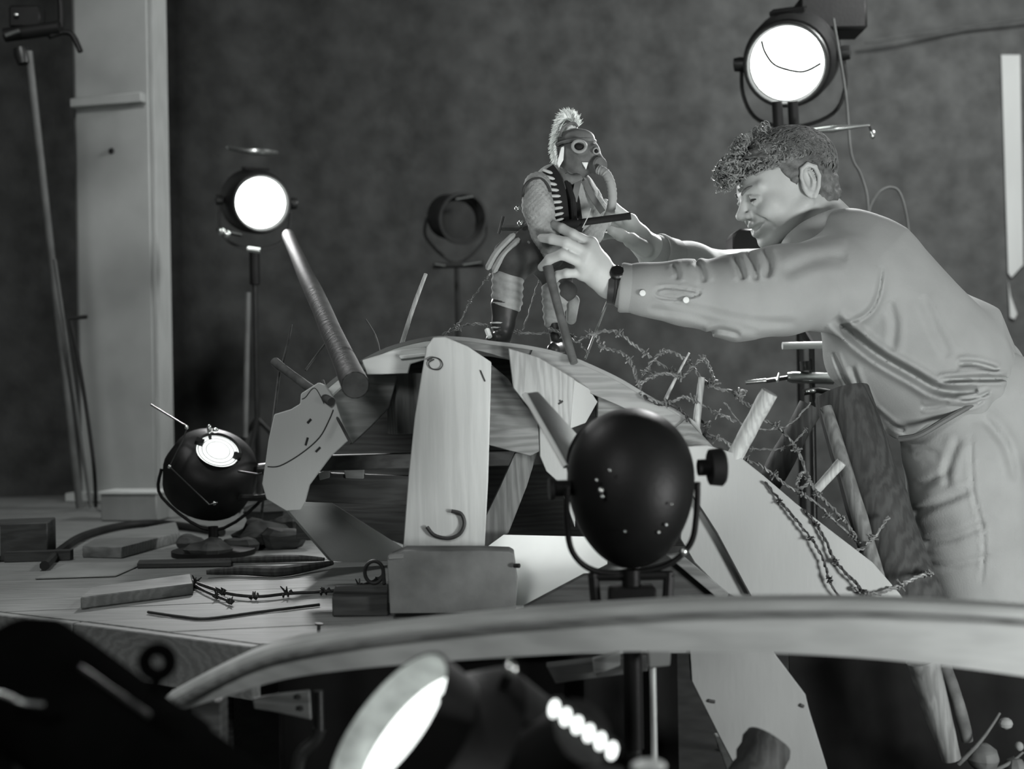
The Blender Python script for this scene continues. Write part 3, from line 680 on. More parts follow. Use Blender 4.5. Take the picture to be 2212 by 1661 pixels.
# ================================================================== FOREGROUND BEAM
def beam():
    T = [(350, 1512, 1.62), (470, 1448, 1.58), (580, 1402, 1.55), (720, 1374, 1.52), (900, 1350, 1.50), (1100, 1330, 1.48), (1300, 1315, 1.46), (1500, 1304, 1.45), (1700, 1300, 1.44), (1900, 1301, 1.43), (2100, 1310, 1.42), (2300, 1324, 1.41), (2500, 1340, 1.40)]
    Bm = [(400, 1532), (500, 1500), (620, 1466), (760, 1446), (940, 1430), (1120, 1418), (1320, 1408), (1500, 1408), (1700, 1412), (1900, 1424), (2100, 1446), (2300, 1474), (2500, 1500)]
    t_ = spline([P(*p) for p in T], 4); b_ = spline([P(b[0], b[1], p[2]) for b, p in zip(Bm, T)], 4)
    t = thing('curved_beam', P(1100, 1420, 1.5), 'long curved pale beam sweeping across the foreground', 'beam')
    m = MB(); n = len(t_)
    for a, b in zip(t_, b_):
        for q in (a+V((0, 0.006, 0)), a+V((0, 0.05, 0.0)), b+V((0, 0.05, 0)), b, a+V((0, 0, -0.006))): m.v.append(q)
    for i in range(n-1):
        for j in range(5): m.f.append((i*5+j, i*5+(j+1) % 5, i*5+5+(j+1) % 5, i*5+5+j))
    m.f.append((4, 3, 2, 1, 0)); m.f.append(tuple((n-1)*5+j for j in range(5)))
    m.build('beam_body', M_BEAM, t)
    m = MB(); s = [a+V((0, -0.003, -0.014)) for a in t_]; m.tube(s, 0.004, 6); m.build('groove_bead', M_OLD, t)
    # short trestle posts that carry it
    for x, y, d in ((2330, 1480, 1.43), (440, 1520, 1.62)):
        p = P(x, y, d); MB().box((p.x, p.y+0.03, p.z/2), (0.02, 0, 0), (0, 0.02, 0), (0, 0, p.z/2)).build('post', M_DARKW, t, 0.002)
beam()

def shade_sheet(name, x0, x1, y, z1, label, fr=60):  # rippled black sheet added to stand in for deep shade
    m = MB(); n = 60
    for z in (z1, z1*0.5, 0.004):
        for i in range(n+1):
            x = x0+(x1-x0)*i/n; m.v.append(V((x, y+.012*math.sin(x*fr)*(1.2-z/z1*.8), z)))
    for z in (0.004, z1*0.5, z1):
        for i in range(n+1):
            x = x0+(x1-x0)*i/n; m.v.append(V((x, y+.004+.012*math.sin(x*fr)*(1.2-z/z1*.8), z)))
    k = n+1
    for j in range(5):
        for i in range(n): m.f.append((j*k+i, j*k+i+1, (j+1)*k+i+1, (j+1)*k+i))
    for i in range(n): m.f.append((5*k+i, 5*k+i+1, i+1, i))
    m.f.append(tuple(j*k for j in range(6))); m.f.append(tuple(j*k+n for j in range(6)))
    return tag(m.build(name, M_SHADE, None, 0, 70), label, 'shade_sheet')
M_SHADE = plain('shade_black', 0.006, 0.95, var=0.3)
shade_sheet('shade_fill', -0.38, 0.255, 1.985, PZ-0.03, 'black sheet added as shade under the front of platform')
shade_sheet('shade_fill', 0.50, 1.35, 2.30, 0.66, 'black sheet added as shade in front of the trousers below the beam')

# ================================================================== LAMPS
def lens_part(mb, c, f, R, bulge=0.12):
    prof = [(R*bulge*math.cos(a), R*math.sin(a)) for a in [i*math.pi/2/8 for i in range(9)]]
    return mb.lathe(c, f, prof[::-1], 40, (True, False))
def lampspot(root, c, f, power, angle, radius):
    o = spot('lamp_light', V(c)+f*0.03, V(c)+f, power, angle, radius, 0.6)
    o.parent = root; o.location = V(c)+f*0.03-wpos(root)
    return o
def upper_lamp(name, label, px, py, d, R, target, power, angle, pole_px, pole_bottom, floor_z, fork, hood=True):
    c = P(px, py, d); f = (V(target)-c).normalized(); back = -f; up = V((0, 0, 1)); side = f.cross(up).normalized(); vu = side.cross(f)
    root = thing(name, V((P(pole_px, py, d).x, c.y+R*0.9, floor_z)), label, 'lamp')
    h = MB(); h.lathe(c, back, [(-R*0.25, R*1.20), (-R*0.25, R*1.10), (0.0, R*1.06), (R*0.02, R*1.25), (R*0.3, R*1.32), (R*1.6, R*1.36), (R*1.9, R*1.2), (R*2.1, R*0.8), (R*2.15, 0.002)], 40, (False, True)); hs = h.build('housing', M_BLACK, root)
    MB().tube([c+f*R*0.24+(side*math.cos(a)+vu*math.sin(a))*R*1.16 for a in [i*2*math.pi/40 for i in range(40)]], R*0.06, 8, closed=True).build('bezel', M_DARKM, hs)
    lens_part(MB(), c, f, R*1.04).build('lens', M_LENS, root)
    for k in range(5):
        a = 0.9+k*0.3; MB().box(c+back*R*(0.7+0.18*k)+vu*R*1.36, side*R*0.5, f*R*0.03, vu*R*0.06).build('cooling_fin', M_BLACK, root)
    ctr = c+back*R*0.9; yb = ctr-vu*R*2.0
    yk = [ctr+side*R*1.45+vu*R*0.1, ctr+side*R*1.5-vu*R*0.9, ctr+side*R*1.1-vu*R*1.7, yb, ctr-side*R*1.1-vu*R*1.7, ctr-side*R*1.5-vu*R*0.9, ctr-side*R*1.45+vu*R*0.1]
    MB().tube(spline(yk, 5), R*0.06, 8).build('yoke', M_DARKM, root)
    for s in (-1, 1): MB().lathe(ctr+side*s*R*1.38, side*s, [(0, R*.2), (R*.12, R*.22), (R*.3, R*.2), (R*.34, .002)], 16).build('tilt_knob', M_DARKM, root)
    b = V((yb.x, yb.y, floor_z))
    MB().tube([yb+V((0, 0, 0.0)), yb-V((0, 0, 0.12))], R*0.22, 12).build('spigot', M_BLACK, root)
    MB().tube([yb-V((0, 0, 0.10)), b+V((0, 0, 0.02))], R*0.11, 10).build('pole', M_DARKM, root)
    for k in range(3):
        a = k*2.094+0.5; MB().tube([b+V((0, 0, 0.30)), b+V((math.cos(a)*0.28, math.sin(a)*0.28, 0.012))], 0.009, 8).build('leg', M_DARKM, root)
    lampspot(root, c+f*R*0.3, f, power, angle, R*0.8)
    return root, c, f, side, vu, yb
r1, c1, f1, s1, v1, y1 = upper_lamp('stage_lamp', 'glaring round stage lamp on a stand left of the arch', 563, 438, 4.15, 0.080, P(1150, 560, 2.3), 110, 75, 563, 0, PZ, 1)
# pieces of the left lamp that catch light
MB().tube(spline([P(490, 318, 4.25), P(530, 326, 4.2), P(570, 328, 4.2), P(600, 330, 4.25)], 4), [0.003]+[0.009]*5+[0.011]*4+[0.009]*2+[0.004], 8).build('visor', M_STEEL, r1)
for p in ((478, 500), (490, 506)): MB().ball(P(p[0], p[1], 4.0), 0.012, 12).build('wing_nut', M_STEEL, r1)
MB().tube([P(470, 497, 4.02), P(520, 508, 4.1)], 0.006, 8).build('clamp_screw', M_DARKM, r1)
MB().tube([P(535, 538, 4.05), P(562, 542, 4.05)], 0.009, 10).build('clamp_lever', M_STEEL, r1)
MB().lathe(P(640, 440, 4.2), s1, [(0, .018), (.012, .02), (.02, .016), (.024, .002)], 14).build('hinge_ear', M_DARKM, r1)
tag(stick('slim_rod', P(536, 632, 4.02), P(530, 945, 4.0), 0.009, 0.009, M_POLE, 'slim upright metal rod below the left stage lamp', 'rod'), None)

r2, c2, f2, s2, v2, y2 = upper_lamp('stage_lamp', 'large glaring round stage lamp above the man', 1700, 137, 3.6, 0.100, P(1300, 560, 1.9), 190, 80, 1700, 0, 0.0, 1)
# split across the front glass: a second curved glass over the lower part
MB().tube(spline([c2+f2*0.030+s2*a*0.100+v2*b*0.100 for a, b in ((.62, 0.76), (.56, 0.45), (.35, 0.08), (0.0, -0.12), (-.50, -0.24), (-.99, -0.06))], 6), 0.0045, 6).build('glass_edge', M_BLACK, r2)
hd = MB().tube([P(1758, 282, 3.45), P(1800, 279, 3.43), P(1815, 277, 3.42), P(1880, 270, 3.4)], [0.006, 0.010, 0.008, 0.002], 10); hd.build('pan_handle', M_STEEL, r2)
MB().tube([P(1690, 300, 3.6), P(1760, 284, 3.45)], 0.01, 8).build('handle_arm', M_DARKM, r2)
MB().ball(P(1885, 290, 3.4), (0.008, 0.008, 0.013), 12).build('handle_knob', M_STEEL, r2)
MB().tube([P(1880, 272, 3.4), P(1885, 290, 3.4)], 0.005, 8).build('handle_neck', M_DARKM, r2)
MB().box(P(1790, 40, 3.7), (0.10, 0, 0), (0, 0.06, 0), (0, 0, 0.05)).build('rear_box', M_BLACK, r2, 0.01)
for x in (1678, 1712): MB().tube([P(x, 218, 3.58), P(x+4, 285, 3.6)], 0.015, 10).build('fork', M_BLACK, r2)
cb = MB().tube(spline(pxpath([(1800, 40), (1826, 200), (1838, 330), (1858, 375), (1872, 420), (1876, 470), (1880, 445), (1900, 415), (1925, 405), (1945, 420), (1960, 480), (1966, 560)], 3.6), 6), 0.004, 8).build('hanging_cable', M_FADED)
tag(cb, 'faint looped cable hanging behind the man shoulder', 'cable')

def low_lamp():
    d = 3.0; c = P(470, 976, d)
    f = (CX*0.36+CU*0.70-CF*0.62).normalized(); R = 0.044
    _, a, b = frame(f)
    root = thing('fresnel_lamp', G(470, 1185), 'small low lamp with ridged glowing lens at the left of the arch', 'lamp')
    hs = MB().lathe(c, -f, [(-R*.2, R*1.25), (0.0, R*1.18), (R*.1, R*1.7), (R*.6, R*2.3), (R*1.8, R*2.6), (R*3.0, R*2.4), (R*3.8, R*1.5), (R*3.95, .002)], 40, (False, True)).build('housing', M_BLACK, root)
    lens_part(MB(), c+f*0.002, f, R*1.16, 0.08).build('lens', M_LENS2, root)
    for k in (0.55, 0.75, 0.92):
        MB().tube([c+f*(0.002+R*.085*math.sqrt(max(0.0, 1-k*k)))+(a*math.cos(x)+b*math.sin(x))*R*1.16*k for x in [i*2*math.pi/36 for i in range(36)]], 0.0011, 6, closed=True).build('lens_ridge', M_POLE, root)
    # clip tabs that bite into the lens edge
    for ang in (2.75, 5.95):
        dv = CX*math.cos(ang)*0.9+CU*math.sin(ang)*0.55; dv = (dv-f*dv.dot(f)).normalized()
        MB().box(c+f*0.010+dv*R*1.08, dv*R*0.22, f*0.006, dv.cross(f)*R*0.16).build('lens_clip', M_BLACK, root)
    tp = P(452, 928, 2.97); MB().tube([P(454, 948, 2.985), tp], 0.004, 6).build('latch_stem', M_DARKM, root)
    MB().ball(P(452, 926, 2.96), (.006, .006, .011), 10).build('latch', M_STEEL, root); MB().ball(P(465, 929, 2.96), (.008, .006, .006), 10).build('latch', M_STEEL, root)
    # wire barn door frame
    fr = [P(326, 874, 3.0), P(405, 922, 2.97), P(395, 950, 2.95), P(366, 1008, 2.93), P(452, 1090, 2.90), P(470, 1086, 2.90)]
    MB().tube(fr, 0.0022, 6).build('frame_wire', M_DARKM, root)
    MB().tube([P(515, 1018, 2.95), P(556, 1025, 2.93), P(566, 1022, 2.93)], 0.003, 6).build('frame_wire', M_DARKM, root)
    for p in ((403, 923), (366, 1008), (463, 1087)): MB().ball(P(p[0], p[1], 2.93), .005, 10).build('frame_joint', M_STEEL, root)
    ctr = c-f*R*1.4; sd = CX; g0 = V((ctr.x, ctr.y, PZ))
    yk = [ctr+sd*R*2.8, ctr+sd*R*2.8-V((0, 0, .07)), ctr-V((0, 0, .15)), ctr-sd*R*2.8-V((0, 0, .07)), ctr-sd*R*2.8]
    MB().tube(spline(yk, 5), 0.004, 8).build('yoke', M_BLACK, root)
    MB().tube([ctr-V((0, 0, .14)), g0+V((0, 0, .005))], 0.012, 10).build('pole', M_BLACK, root)
    MB().lathe(g0, (0, 0, 1), [(0, .10), (.012, .10), (.02, .03), (.03, .014)], 24).build('foot', M_BLACK, root)
    MB().lathe(ctr+sd*R*2.55, sd, [(0, .012), (.02, .014), (.03, .01), (.034, .001)], 14).build('tilt_knob', M_DARKM, root)
    MB().tube(spline([ctr-f*0.10, P(560, 1075, 2.95), P(600, 1062, 2.93), P(630, 1080, 2.9), P(655, 1112, 2.9)], 5), 0.008, 8).build('power_lead', M_RUBBER, root)
    lampspot(root, c+f*0.01, f, 1.2, 80, 0.05)
low_lamp()

def front_lamp():
    d = 1.80; ctr = P(1362, 1050, d)
    f = (CX*-0.10+CU*0.24+CF*0.95).normalized(); R = 0.088
    sd = (CX-f*CX.dot(f)).normalized(); vu = sd.cross(f)
    root = thing('spot_lamp', P(1345, 1310, d), 'black spot lamp seen from behind in a round yoke before the arch', 'lamp')
    sb = SDF(); G1 = sb.group(); el(G1, P(1362, 1022, 1.82), (.0905, .085, .093)); el(G1, P(1364, 1105, 1.81), (.070, .068, .082), k=.05); rc(G1, P(1362, 1010, 1.84), P(1355, 1000, 1.93), .080, .084, .02)
    fl_ = np.array(tuple(f), np.float32); c_ = np.array(tuple(ctr+f*.115), np.float32)
    sb.post.append(lambda X, d: np.maximum(d, (X-c_)@fl_)); bd = sdf_object('housing', sb, .004, M_BLACK, root)
    MB().tube([ctr+f*.118+(sd*math.cos(x)+vu*math.sin(x))*R*.80 for x in [i*2*math.pi/40 for i in range(40)]], 0.006, 8, closed=True).build('front_rim', M_BLACK, bd)
    lens_part(MB(), ctr+f*.113, f, R*.72, .1).build('lens', M_LENS2, root)
    for (a_, b_, r_) in ((-0.62, 0.20, .006), (-0.60, 0.10, .004), (-0.5, 0.55, .003), (-0.68, .35, .003), (0.42, -.38, .004), (0.30, -.50, .0035), (0.50, -.04, .003), (0.25, -.85, .004), (-.25, -.45, .0028)):
        p = ctr+sd*a_*R*1.0+vu*b_*R*1.0-f*(R*.95*math.sqrt(max(.05, 1-a_*a_*1.1-max(0, -b_-.1)**2*.9)))
        MB().ball(p, r_*.7, 10).build('glint_bead', M_STEEL, bd)  # steel beads set on the housing as its glints
    yk = [ctr+sd*x*R+vu*y*R for x, y in ((1.06, .1), (1.06, -.45), (.98, -.95), (.62, -1.30), (0, -1.42), (-.62, -1.36), (-.98, -1.02), (-1.08, -.45), (-1.08, .1))]
    yk = [p-f*0.02 for p in yk]
    MB().tube(spline(yk, 5), 0.0045, 10).build('yoke', M_BLACK, root)
    gl = yk[2].lerp(yk[3], .35); MB().ball(gl-f*0.004, (.006, .004, .006), 10).build('yoke_bolt', M_STEEL, root)
    k1 = ctr+sd*R*1.12; MB().lathe(k1+vu*R*.28, sd, [(0, .012), (.016, .012), (.017, .026), (.034, .028), (.038, .024), (.040, .002)], 22).build('tilt_knob', M_BLACK, root)
    MB().lathe(ctr-sd*R*1.0, -sd, [(0, .012), (.022, .012), (.024, .016), (.03, .016), (.032, .002)], 18).build('tilt_knob', M_BLACK, root)
    # barn door flap at the upper left
    fl = [P(1132, 850, 1.98), P(1158, 846, 2.0), P(1248, 945, 1.99), P(1262, 1010, 1.93), P(1222, 1012, 1.90)]
    MB().prism(fl, (0.004, 0.006, 0.0)).build('barn_door', M_POLE, root, 0.001)
    MB().tube([P(1133, 851, 1.975), P(1222, 1008, 1.895)], 0.0045, 8).build('barn_door_highlight', M_PAPER, root)  # white strip painted in as the highlight on the flap edge
    sp = ctr-vu*R*1.42-f*0.02
    MB().tube([sp+V((0, 0, .004)), V((sp.x, sp.y, 0.62))], 0.014, 14).build('spigot', M_BLACK, root)
    MB().box(sp-V((0, 0, .035)), (.034, 0, 0), (0, .02, 0), (0, 0, .016)).build('bracket', M_BLACK, root, 0.003)
    for x in (-1, 1): MB().tube([sp+V((x*.055, 0, .0)), sp+V((x*.050, 0, -.07))], .008, 8).build('clamp_leg', M_BLACK, root)
    MB().tube([sp+V((-.06, 0, -.005)), sp+V((.06, 0, -.005))], .007, 8).build('clamp_bar', M_BLACK, root)
    MB().tube([V((sp.x, sp.y, 0.64)), V((sp.x, sp.y, 0.02))], 0.011, 10).build('pole', M_DARKM, root)
    for k in range(3):
        a = k*2.094+.3; MB().tube([V((sp.x, sp.y, .25)), V((sp.x+.16*math.cos(a), sp.y+.16*math.sin(a), .012))], .008, 8).build('leg', M_DARKM, root)
    lampspot(root, ctr+f*0.12+CU*.02, f, 4.2, 130, .06)
front_lamp()

def corner_lamp():                 # dark lamp cut by the lower left corner
    d = 1.12; a = P(60, 1468, d+.05); b = P(470, 1790, d-.06); ax = (b-a).normalized()
    root = thing('snoot_lamp', a-V((0, 0, .5)), 'big black tubular lamp in the lower left corner', 'lamp')
    R = 0.061
    bd = MB().lathe(a, ax, [(-.050, .002), (-.046, R*.42), (-.032, R*.78), (-.008, R*.97), (.03, R), (.16, R), (.165, R*1.05), (.18, R*1.05), (.185, R), (.30, R)], 40).build('barrel', M_MATTE, root)
    n = V((0, -1, 0)); n = (n-ax*n.dot(ax)).normalized(); s = ax.cross(n)
    up = s if s.z > 0 else -s
    e = P(340, 1430, 1.10)
    MB().tube([e+(CX*math.cos(x)+CU*math.sin(x))*0.0115 for x in [i*2*math.pi/28 for i in range(28)]], 0.0060, 10, closed=True).build('eyelet', M_MATTE, root)
    MB().tube([e-CU*.013, e-CU*.028-CX*.004], .005, 8).build('eyelet_stem', M_MATTE, root)
    MB().tube([P(175, 1442, 1.065), P(322, 1545, 1.025)], .0022, 8).build('seam_highlight', M_DARKM, root)  # metal line laid on as the highlight along the barrel
    MB().tube(spline([P(-30, 1490, 1.06), P(15, 1502, 1.055), P(50, 1517, 1.05), P(95, 1522, 1.055)], 4), .0022, 8).build('rim_highlight', M_STEEL, root)  # bright steel strip standing in for the highlight at the rim
    MB().tube([a, V((a.x, a.y, .03))], .014, 10).build('pole', M_DARKM, root)
    for k in range(3):
        q = k*2.094+.4; MB().tube([V((a.x, a.y, .25)), V((a.x+.28*math.cos(q), a.y+.28*math.sin(q), .012))], .008, 8).build('leg', M_DARKM, root)
corner_lamp()

def bottom_lamp():                 # lamp at the lower edge, seen past its glowing mouth
    d = 1.18; c = P(838, 1562, d)
    f = (CX*-0.68+CU*0.64-CF*0.27).normalized(); R = 0.079
    _, a, b = frame(f)
    root = thing('hooded_lamp', c-V((0, 0, .5)), 'lamp with glowing tilted mouth at the lower edge', 'lamp')
    L = 0.034
    MB().lathe(c, -f, [(0, R), (0, R*1.03), (L*1.2, R*1.03), (L*1.2, R)], 44, (False, False)).build('hood', M_BLACK, root)
    MB().lathe(c, -f, [(0.0, R*.995), (L, R*.985)], 44, (False, False)).build('hood_lining', M_LINING, root)
    lens_part(MB(), c-f*L, f, R*.98, 0.06).build('lens', M_LENS3, root)
    body = MB().lathe(c-f*(L*1.2), -f, [(0, R*1.03), (.01, R*1.2), (.03, R*1.45), (.16, R*1.5), (.20, R*1.2), (.21, .002)], 44, (False, True)).build('housing', M_BLACK, root)
    # row of glowing vent slots along the top of the housing
    base = P(1258, 1575, 1.09); ctr = c-f*.12
    for i in range(6):
        p = P(1197+i*25, 1531+i*17.5+(i == 5)*3, 1.075)
        MB().ball(p, (.0039, .003, .0075), 14, (CX*.95-CU*.2, CF, CU*.95+CX*.2)).build('vent_slot', M_SLOT, root)
    vp = [P(1175, 1512, 1.082), P(1212, 1508, 1.082), P(1345, 1612, 1.082), P(1335, 1640, 1.082), P(1300, 1640, 1.082)]
    MB().prism(vp, (0, .004, 0)).build('vent_plate', M_BLACK, root)
    MB().tube([P(1260, 1580, 1.085), c-f*.12], .03, 12).build('vent_chimney', M_BLACK, root)
    MB().ball(P(1103, 1446, 1.15), (.006, .005, .008), 12).build('top_screw', M_STEEL, root)
    MB().tube([P(1103, 1446, 1.155), P(1080, 1500, 1.2)], .006, 8).build('screw_stem', M_BLACK, root)
    MB().ball(P(960, 1510, 1.16), .006, 12).build('side_screw', M_STEEL, root)
    MB().ball(P(1400, 1655, 1.10), (.016, .006, .007), 12).build('lower_trim', M_REFL, root)
    MB().tube([P(1400, 1655, 1.105), P(1260, 1620, 1.12)], .007, 8).build('trim_arm', M_BLACK, root)
    pp = ctr; MB().tube([pp, V((pp.x, pp.y, .03))], .014, 10).build('pole', M_DARKM, root)
    for k in range(3):
        q = k*2.094+.4; MB().tube([V((pp.x, pp.y, .22)), V((pp.x+.25*math.cos(q), pp.y+.25*math.sin(q), .012))], .008, 8).build('leg', M_DARKM, root)
    lampspot(root, c, f, 0.35, 90, .05)
bottom_lamp()

# ================================================================== STANDS AND ODDMENTS
def left_stand():
    a = P(62, 110, 4.0); b = G(172, 1098)
    root = thing('tall_stand', b, 'tall leaning metal stand with clamps before the pale pillar', 'stand')
    MB().tube([a, b+V((0, 0, .002))], .0125, 12).build('pole', M_POLE, root)
    MB().tube([P(118, 560, 4.1), G(196, 1096)+V((0, 0, .002))], .006, 10).build('side_rod', M_POLE, root)
    MB().tube([P(150, 688, 4.12), P(188, 684, 4.12)], .007, 10).build('clip', M_DARKM, root)
    cl = MB().tube([P(10, 76, 4.0), P(130, 60, 4.0)], .022, 14).build('clamp', M_BLACK, root)
    MB().tube([P(12, 76, 3.96), P(42, 66, 3.96)], .006, 8).build('clamp_screw', M_STEEL, root)
    MB().ball(P(34, 32, 3.98), (.009, .008, .006), 10).build('wing_nut', M_STEEL, root)
    MB().box(P(60, 40, 4.02), (.05, 0, 0), (0, .03, 0), (0, 0, .035)).build('clamp_head', M_BLACK, root, .006)
    MB().lathe(P(45, 105, 4.0), (0.2, 0, -1), [(0, .022), (.02, .025), (.05, .02), (.055, .002)], 16).build('knuckle', M_DARKM, root)
    MB().tube(spline([P(110, 78, 4.0), P(140, 70, 4.0), P(158, 78, 4.0), P(174, 112, 4.0)], 5), .009, 10).build('hook', M_BLACK, root)
    MB().tube(spline([P(105, 80, 4.02), P(128, 66, 4.02), P(132, 30, 4.02), P(128, -20, 4.02)], 5), .009, 10).build('hook', M_BLACK, root)
    q = spline([P(152, 692, 4.05), P(170, 780, 4.05), P(192, 920, 4.05), P(204, 1020, 4.05), G(207, 1098)+V((0, 0, .008))], 6)
    tag(MB().tube(q, .0065, 8).build('hanging_cable', M_RUBBER), 'thin black cable hanging down the pale pillar', 'cable')
left_stand()

def right_stand():
    root = thing('clamp_stand', V((P(1745, 840, 2.9).x, 2.93, 0)), 'lamp stand with bright clamp fittings under the man sleeve', 'stand')
    MB().tube([P(1690, 747, 2.88), P(1790, 745, 2.88)], .0085, 14).build('top_bar', M_REFL, root)
    MB().tube([P(1700, 814, 2.88), P(1712, 815, 2.88), P(1800, 818, 2.88)], [.010, .0135, .0135], 16).build('clamp_barrel', M_STEEL, root)
    MB().tube([P(1610, 826, 2.86), P(1654, 822, 2.86)], .0055, 10).build('lever', M_STEEL, root)
    MB().tube([P(1654, 823, 2.865), P(1704, 815, 2.88)], .005, 8).build('lever_arm', M_DARKM, root)
    MB().tube([P(1684, 806, 2.86), P(1678, 826, 2.86)], .003, 8).build('split_pin', M_STEEL, root)
    MB().tube([P(1735, 848, 2.86), P(1765, 842, 2.86), P(1790, 846, 2.87)], .0075, 10).build('lower_clamp', M_DARKM, root)
    MB().ball(P(1752, 845, 2.85), (.012, .006, .005), 10).build('clamp_glint', M_STEEL, root)  # steel bead put in as the highlight on the lower clamp
    p = P(1752, 740, 2.90); MB().tube([p, V((p.x, p.y, .02))], .008, 12).build('pole', M_DARKM, root)
    MB().tube([P(1740, 780, 2.88), P(1742, 800, 2.88)], .014, 10).build('collar', M_DARKM, root)
    for k in range(3):
        q = k*2.094; MB().tube([V((p.x, p.y, .3)), V((p.x+.2*math.cos(q), p.y+.2*math.sin(q), .012))], .009, 8).build('leg', M_DARKM, root)
    MB().tube([P(1640, 560, 3.0), P(1752, 745, 2.92)], .010, 8).build('boom', M_BLACK, root)
    pts = []
    for (x, y, s) in ((1588, 600, 3), (1588, 505, 2), (1655, 500, 1), (1660, 600, 0)): pts.append((x, y))
    board('lamp_back', [(1583, 598), (1583, 512), (1590, 498), (1600, 494), (1660, 494), (1668, 502), (1668, 598)], 0.10, M_BLACK, root, 3.0, 0.004)
right_stand()
o = stick('old_log', P(1818, 850, 2.47), P(1972, 1330, 2.33), 0.052, 0.066, M_LOG, 'thick dark weathered log leaning in front of the trousers', 'log', M_ENDG, n=20)
stick('bark_pole', P(1784, 880, 2.40), P(1900, 1270, 2.28), 0.012, 0.016, M_OLDZ, 'slimmer pole along the left side of the leaning log', 'pole', bend=0.006)
stick('dim_pole', P(1752, 878, 2.72), P(1630, 1100, 2.72), 0.026, 0.028, M_LOG, 'dim pole leaning left behind the barbed wire', 'pole')
# below the beam
stick('sawn_post', P(1610, 1720, 1.82), P(1662, 1598, 1.86), 0.036, 0.036, M_LOG, 'sawn round post end before the plywood leg at bottom', 'post', M_ENDG)
stick('pale_stake', P(1992, 1425, 2.10), P(2055, 1640, 2.10), 0.028, 0.016, M_OLDZ, 'pale tapering stake under the beam at lower right', 'stake')
stick('branch', P(2040, 1440, 2.15), P(2090, 1600, 2.12), 0.012, 0.010, M_TWIG, 'rough branch beside the pale tapering stake', 'branch', bend=0.01)
for i, (x, y, r, lb) in enumerate([(2172, 1562, .011, 'pale lump at the right edge below the beam'), (2200, 1612, .011, 'pale lump nearest the lower right corner'), (2120, 1640, .022, 'dark lump of brush at the lower right'), (2190, 1668, .022, 'dark lump cut off by the lower right corner')]):
    rock(tuple(P(x, y, 2.1)), r, 'rubble', M_TWIG if i > 1 else M_PLYD2, lb, 'rubble', 11+i)
tag(MB().prism([P(2060, 1690, 2.0), P(2260, 1690, 2.0), P(2260, 1690, 2.26), P(2060, 1690, 2.26)], (0, 0, -0.42)).build('brush_box', M_DARKW, None, .004), 'dark box carrying the brush at the lower right corner', 'box')
for i, (x0, y0, x1, y1, lb) in enumerate([(2070, 1620, 2160, 1540, 'bare twig in the brush leaning right'), (2100, 1590, 2090, 1640, 'bare short twig in the brush'), (2130, 1640, 2210, 1625, 'bare twig lying flat in the brush')]):
    stick('twig', P(x0, y0+30, 2.1), P(x1, y1, 2.1), .004, .002, M_TWIG, lb, 'twig', bend=.01)
def under_bits():
    t = thing('trestle', V((P(1420, 1420, 1.75).x, 1.78, 0)), 'dark trestle with pale block under the curved beam', 'trestle')
    board('pale_block', [(1400, 1385), (1450, 1385), (1448, 1438), (1402, 1444)], .03, M_PLYD, t, 1.75)
    board('cap_rail', [(1180, 1440), (1400, 1415), (1400, 1450), (1200, 1478)], .03, M_DARKW, t, 1.87)
    board('spacer', [(1280, 1424), (1340, 1408), (1340, 1438), (1284, 1460)], .015, M_OLD, t, 1.852)
    p = P(1410, 1442, 1.77); MB().tube([p, V((p.x, p.y, .01))], .0045, 8).build('rod', M_REFL, t)
    p = P(1390, 1445, 1.885); MB().box((p.x, p.y, p.z/2), (.018, 0, 0), (0, .018, 0), (0, 0, p.z/2)).build('leg', M_MATTE, t, .002)
    p = P(1240, 1460, 1.885); MB().box((p.x, p.y, p.z/2), (.014, 0, 0), (0, .014, 0), (0, 0, p.z/2)).build('leg', M_MATTE, t, .002)
    t = thing('drilled_bracket', V((P(640, 1520, 1.7).x, 1.72, 0)), 'pale drilled bracket on a dark post under the platform corner', 'bracket')
    pl = board('plate', [(545, 1510), (600, 1500), (668, 1492), (672, 1556), (600, 1540), (548, 1532)], .01, M_OLD, t, 1.7)
    for x, y in ((645, 1505), (650, 1530)): MB().lathe(P(x, y, 1.6995), -CF, [(0, .004), (.0012, .0035), (.0014, .001)], 12).build('hole', M_PENCIL, pl)
    p = P(688, 1492, 1.71); MB().tube([p, P(690, 1580, 1.71)], .007, 10).build('post_top', M_DARKM, t)
    MB().tube(spline([P(690, 1575, 1.71), P(680, 1600, 1.71), P(650, 1630, 1.71), P(640, 1680, 1.71)], 4), .010, 10).build('bent_foot', M_DARKM, t)
    q = P(640, 1680, 1.71); MB().tube([q, V((q.x, q.y, .01))], .010, 10).build('post', M_DARKM, t)
under_bits()

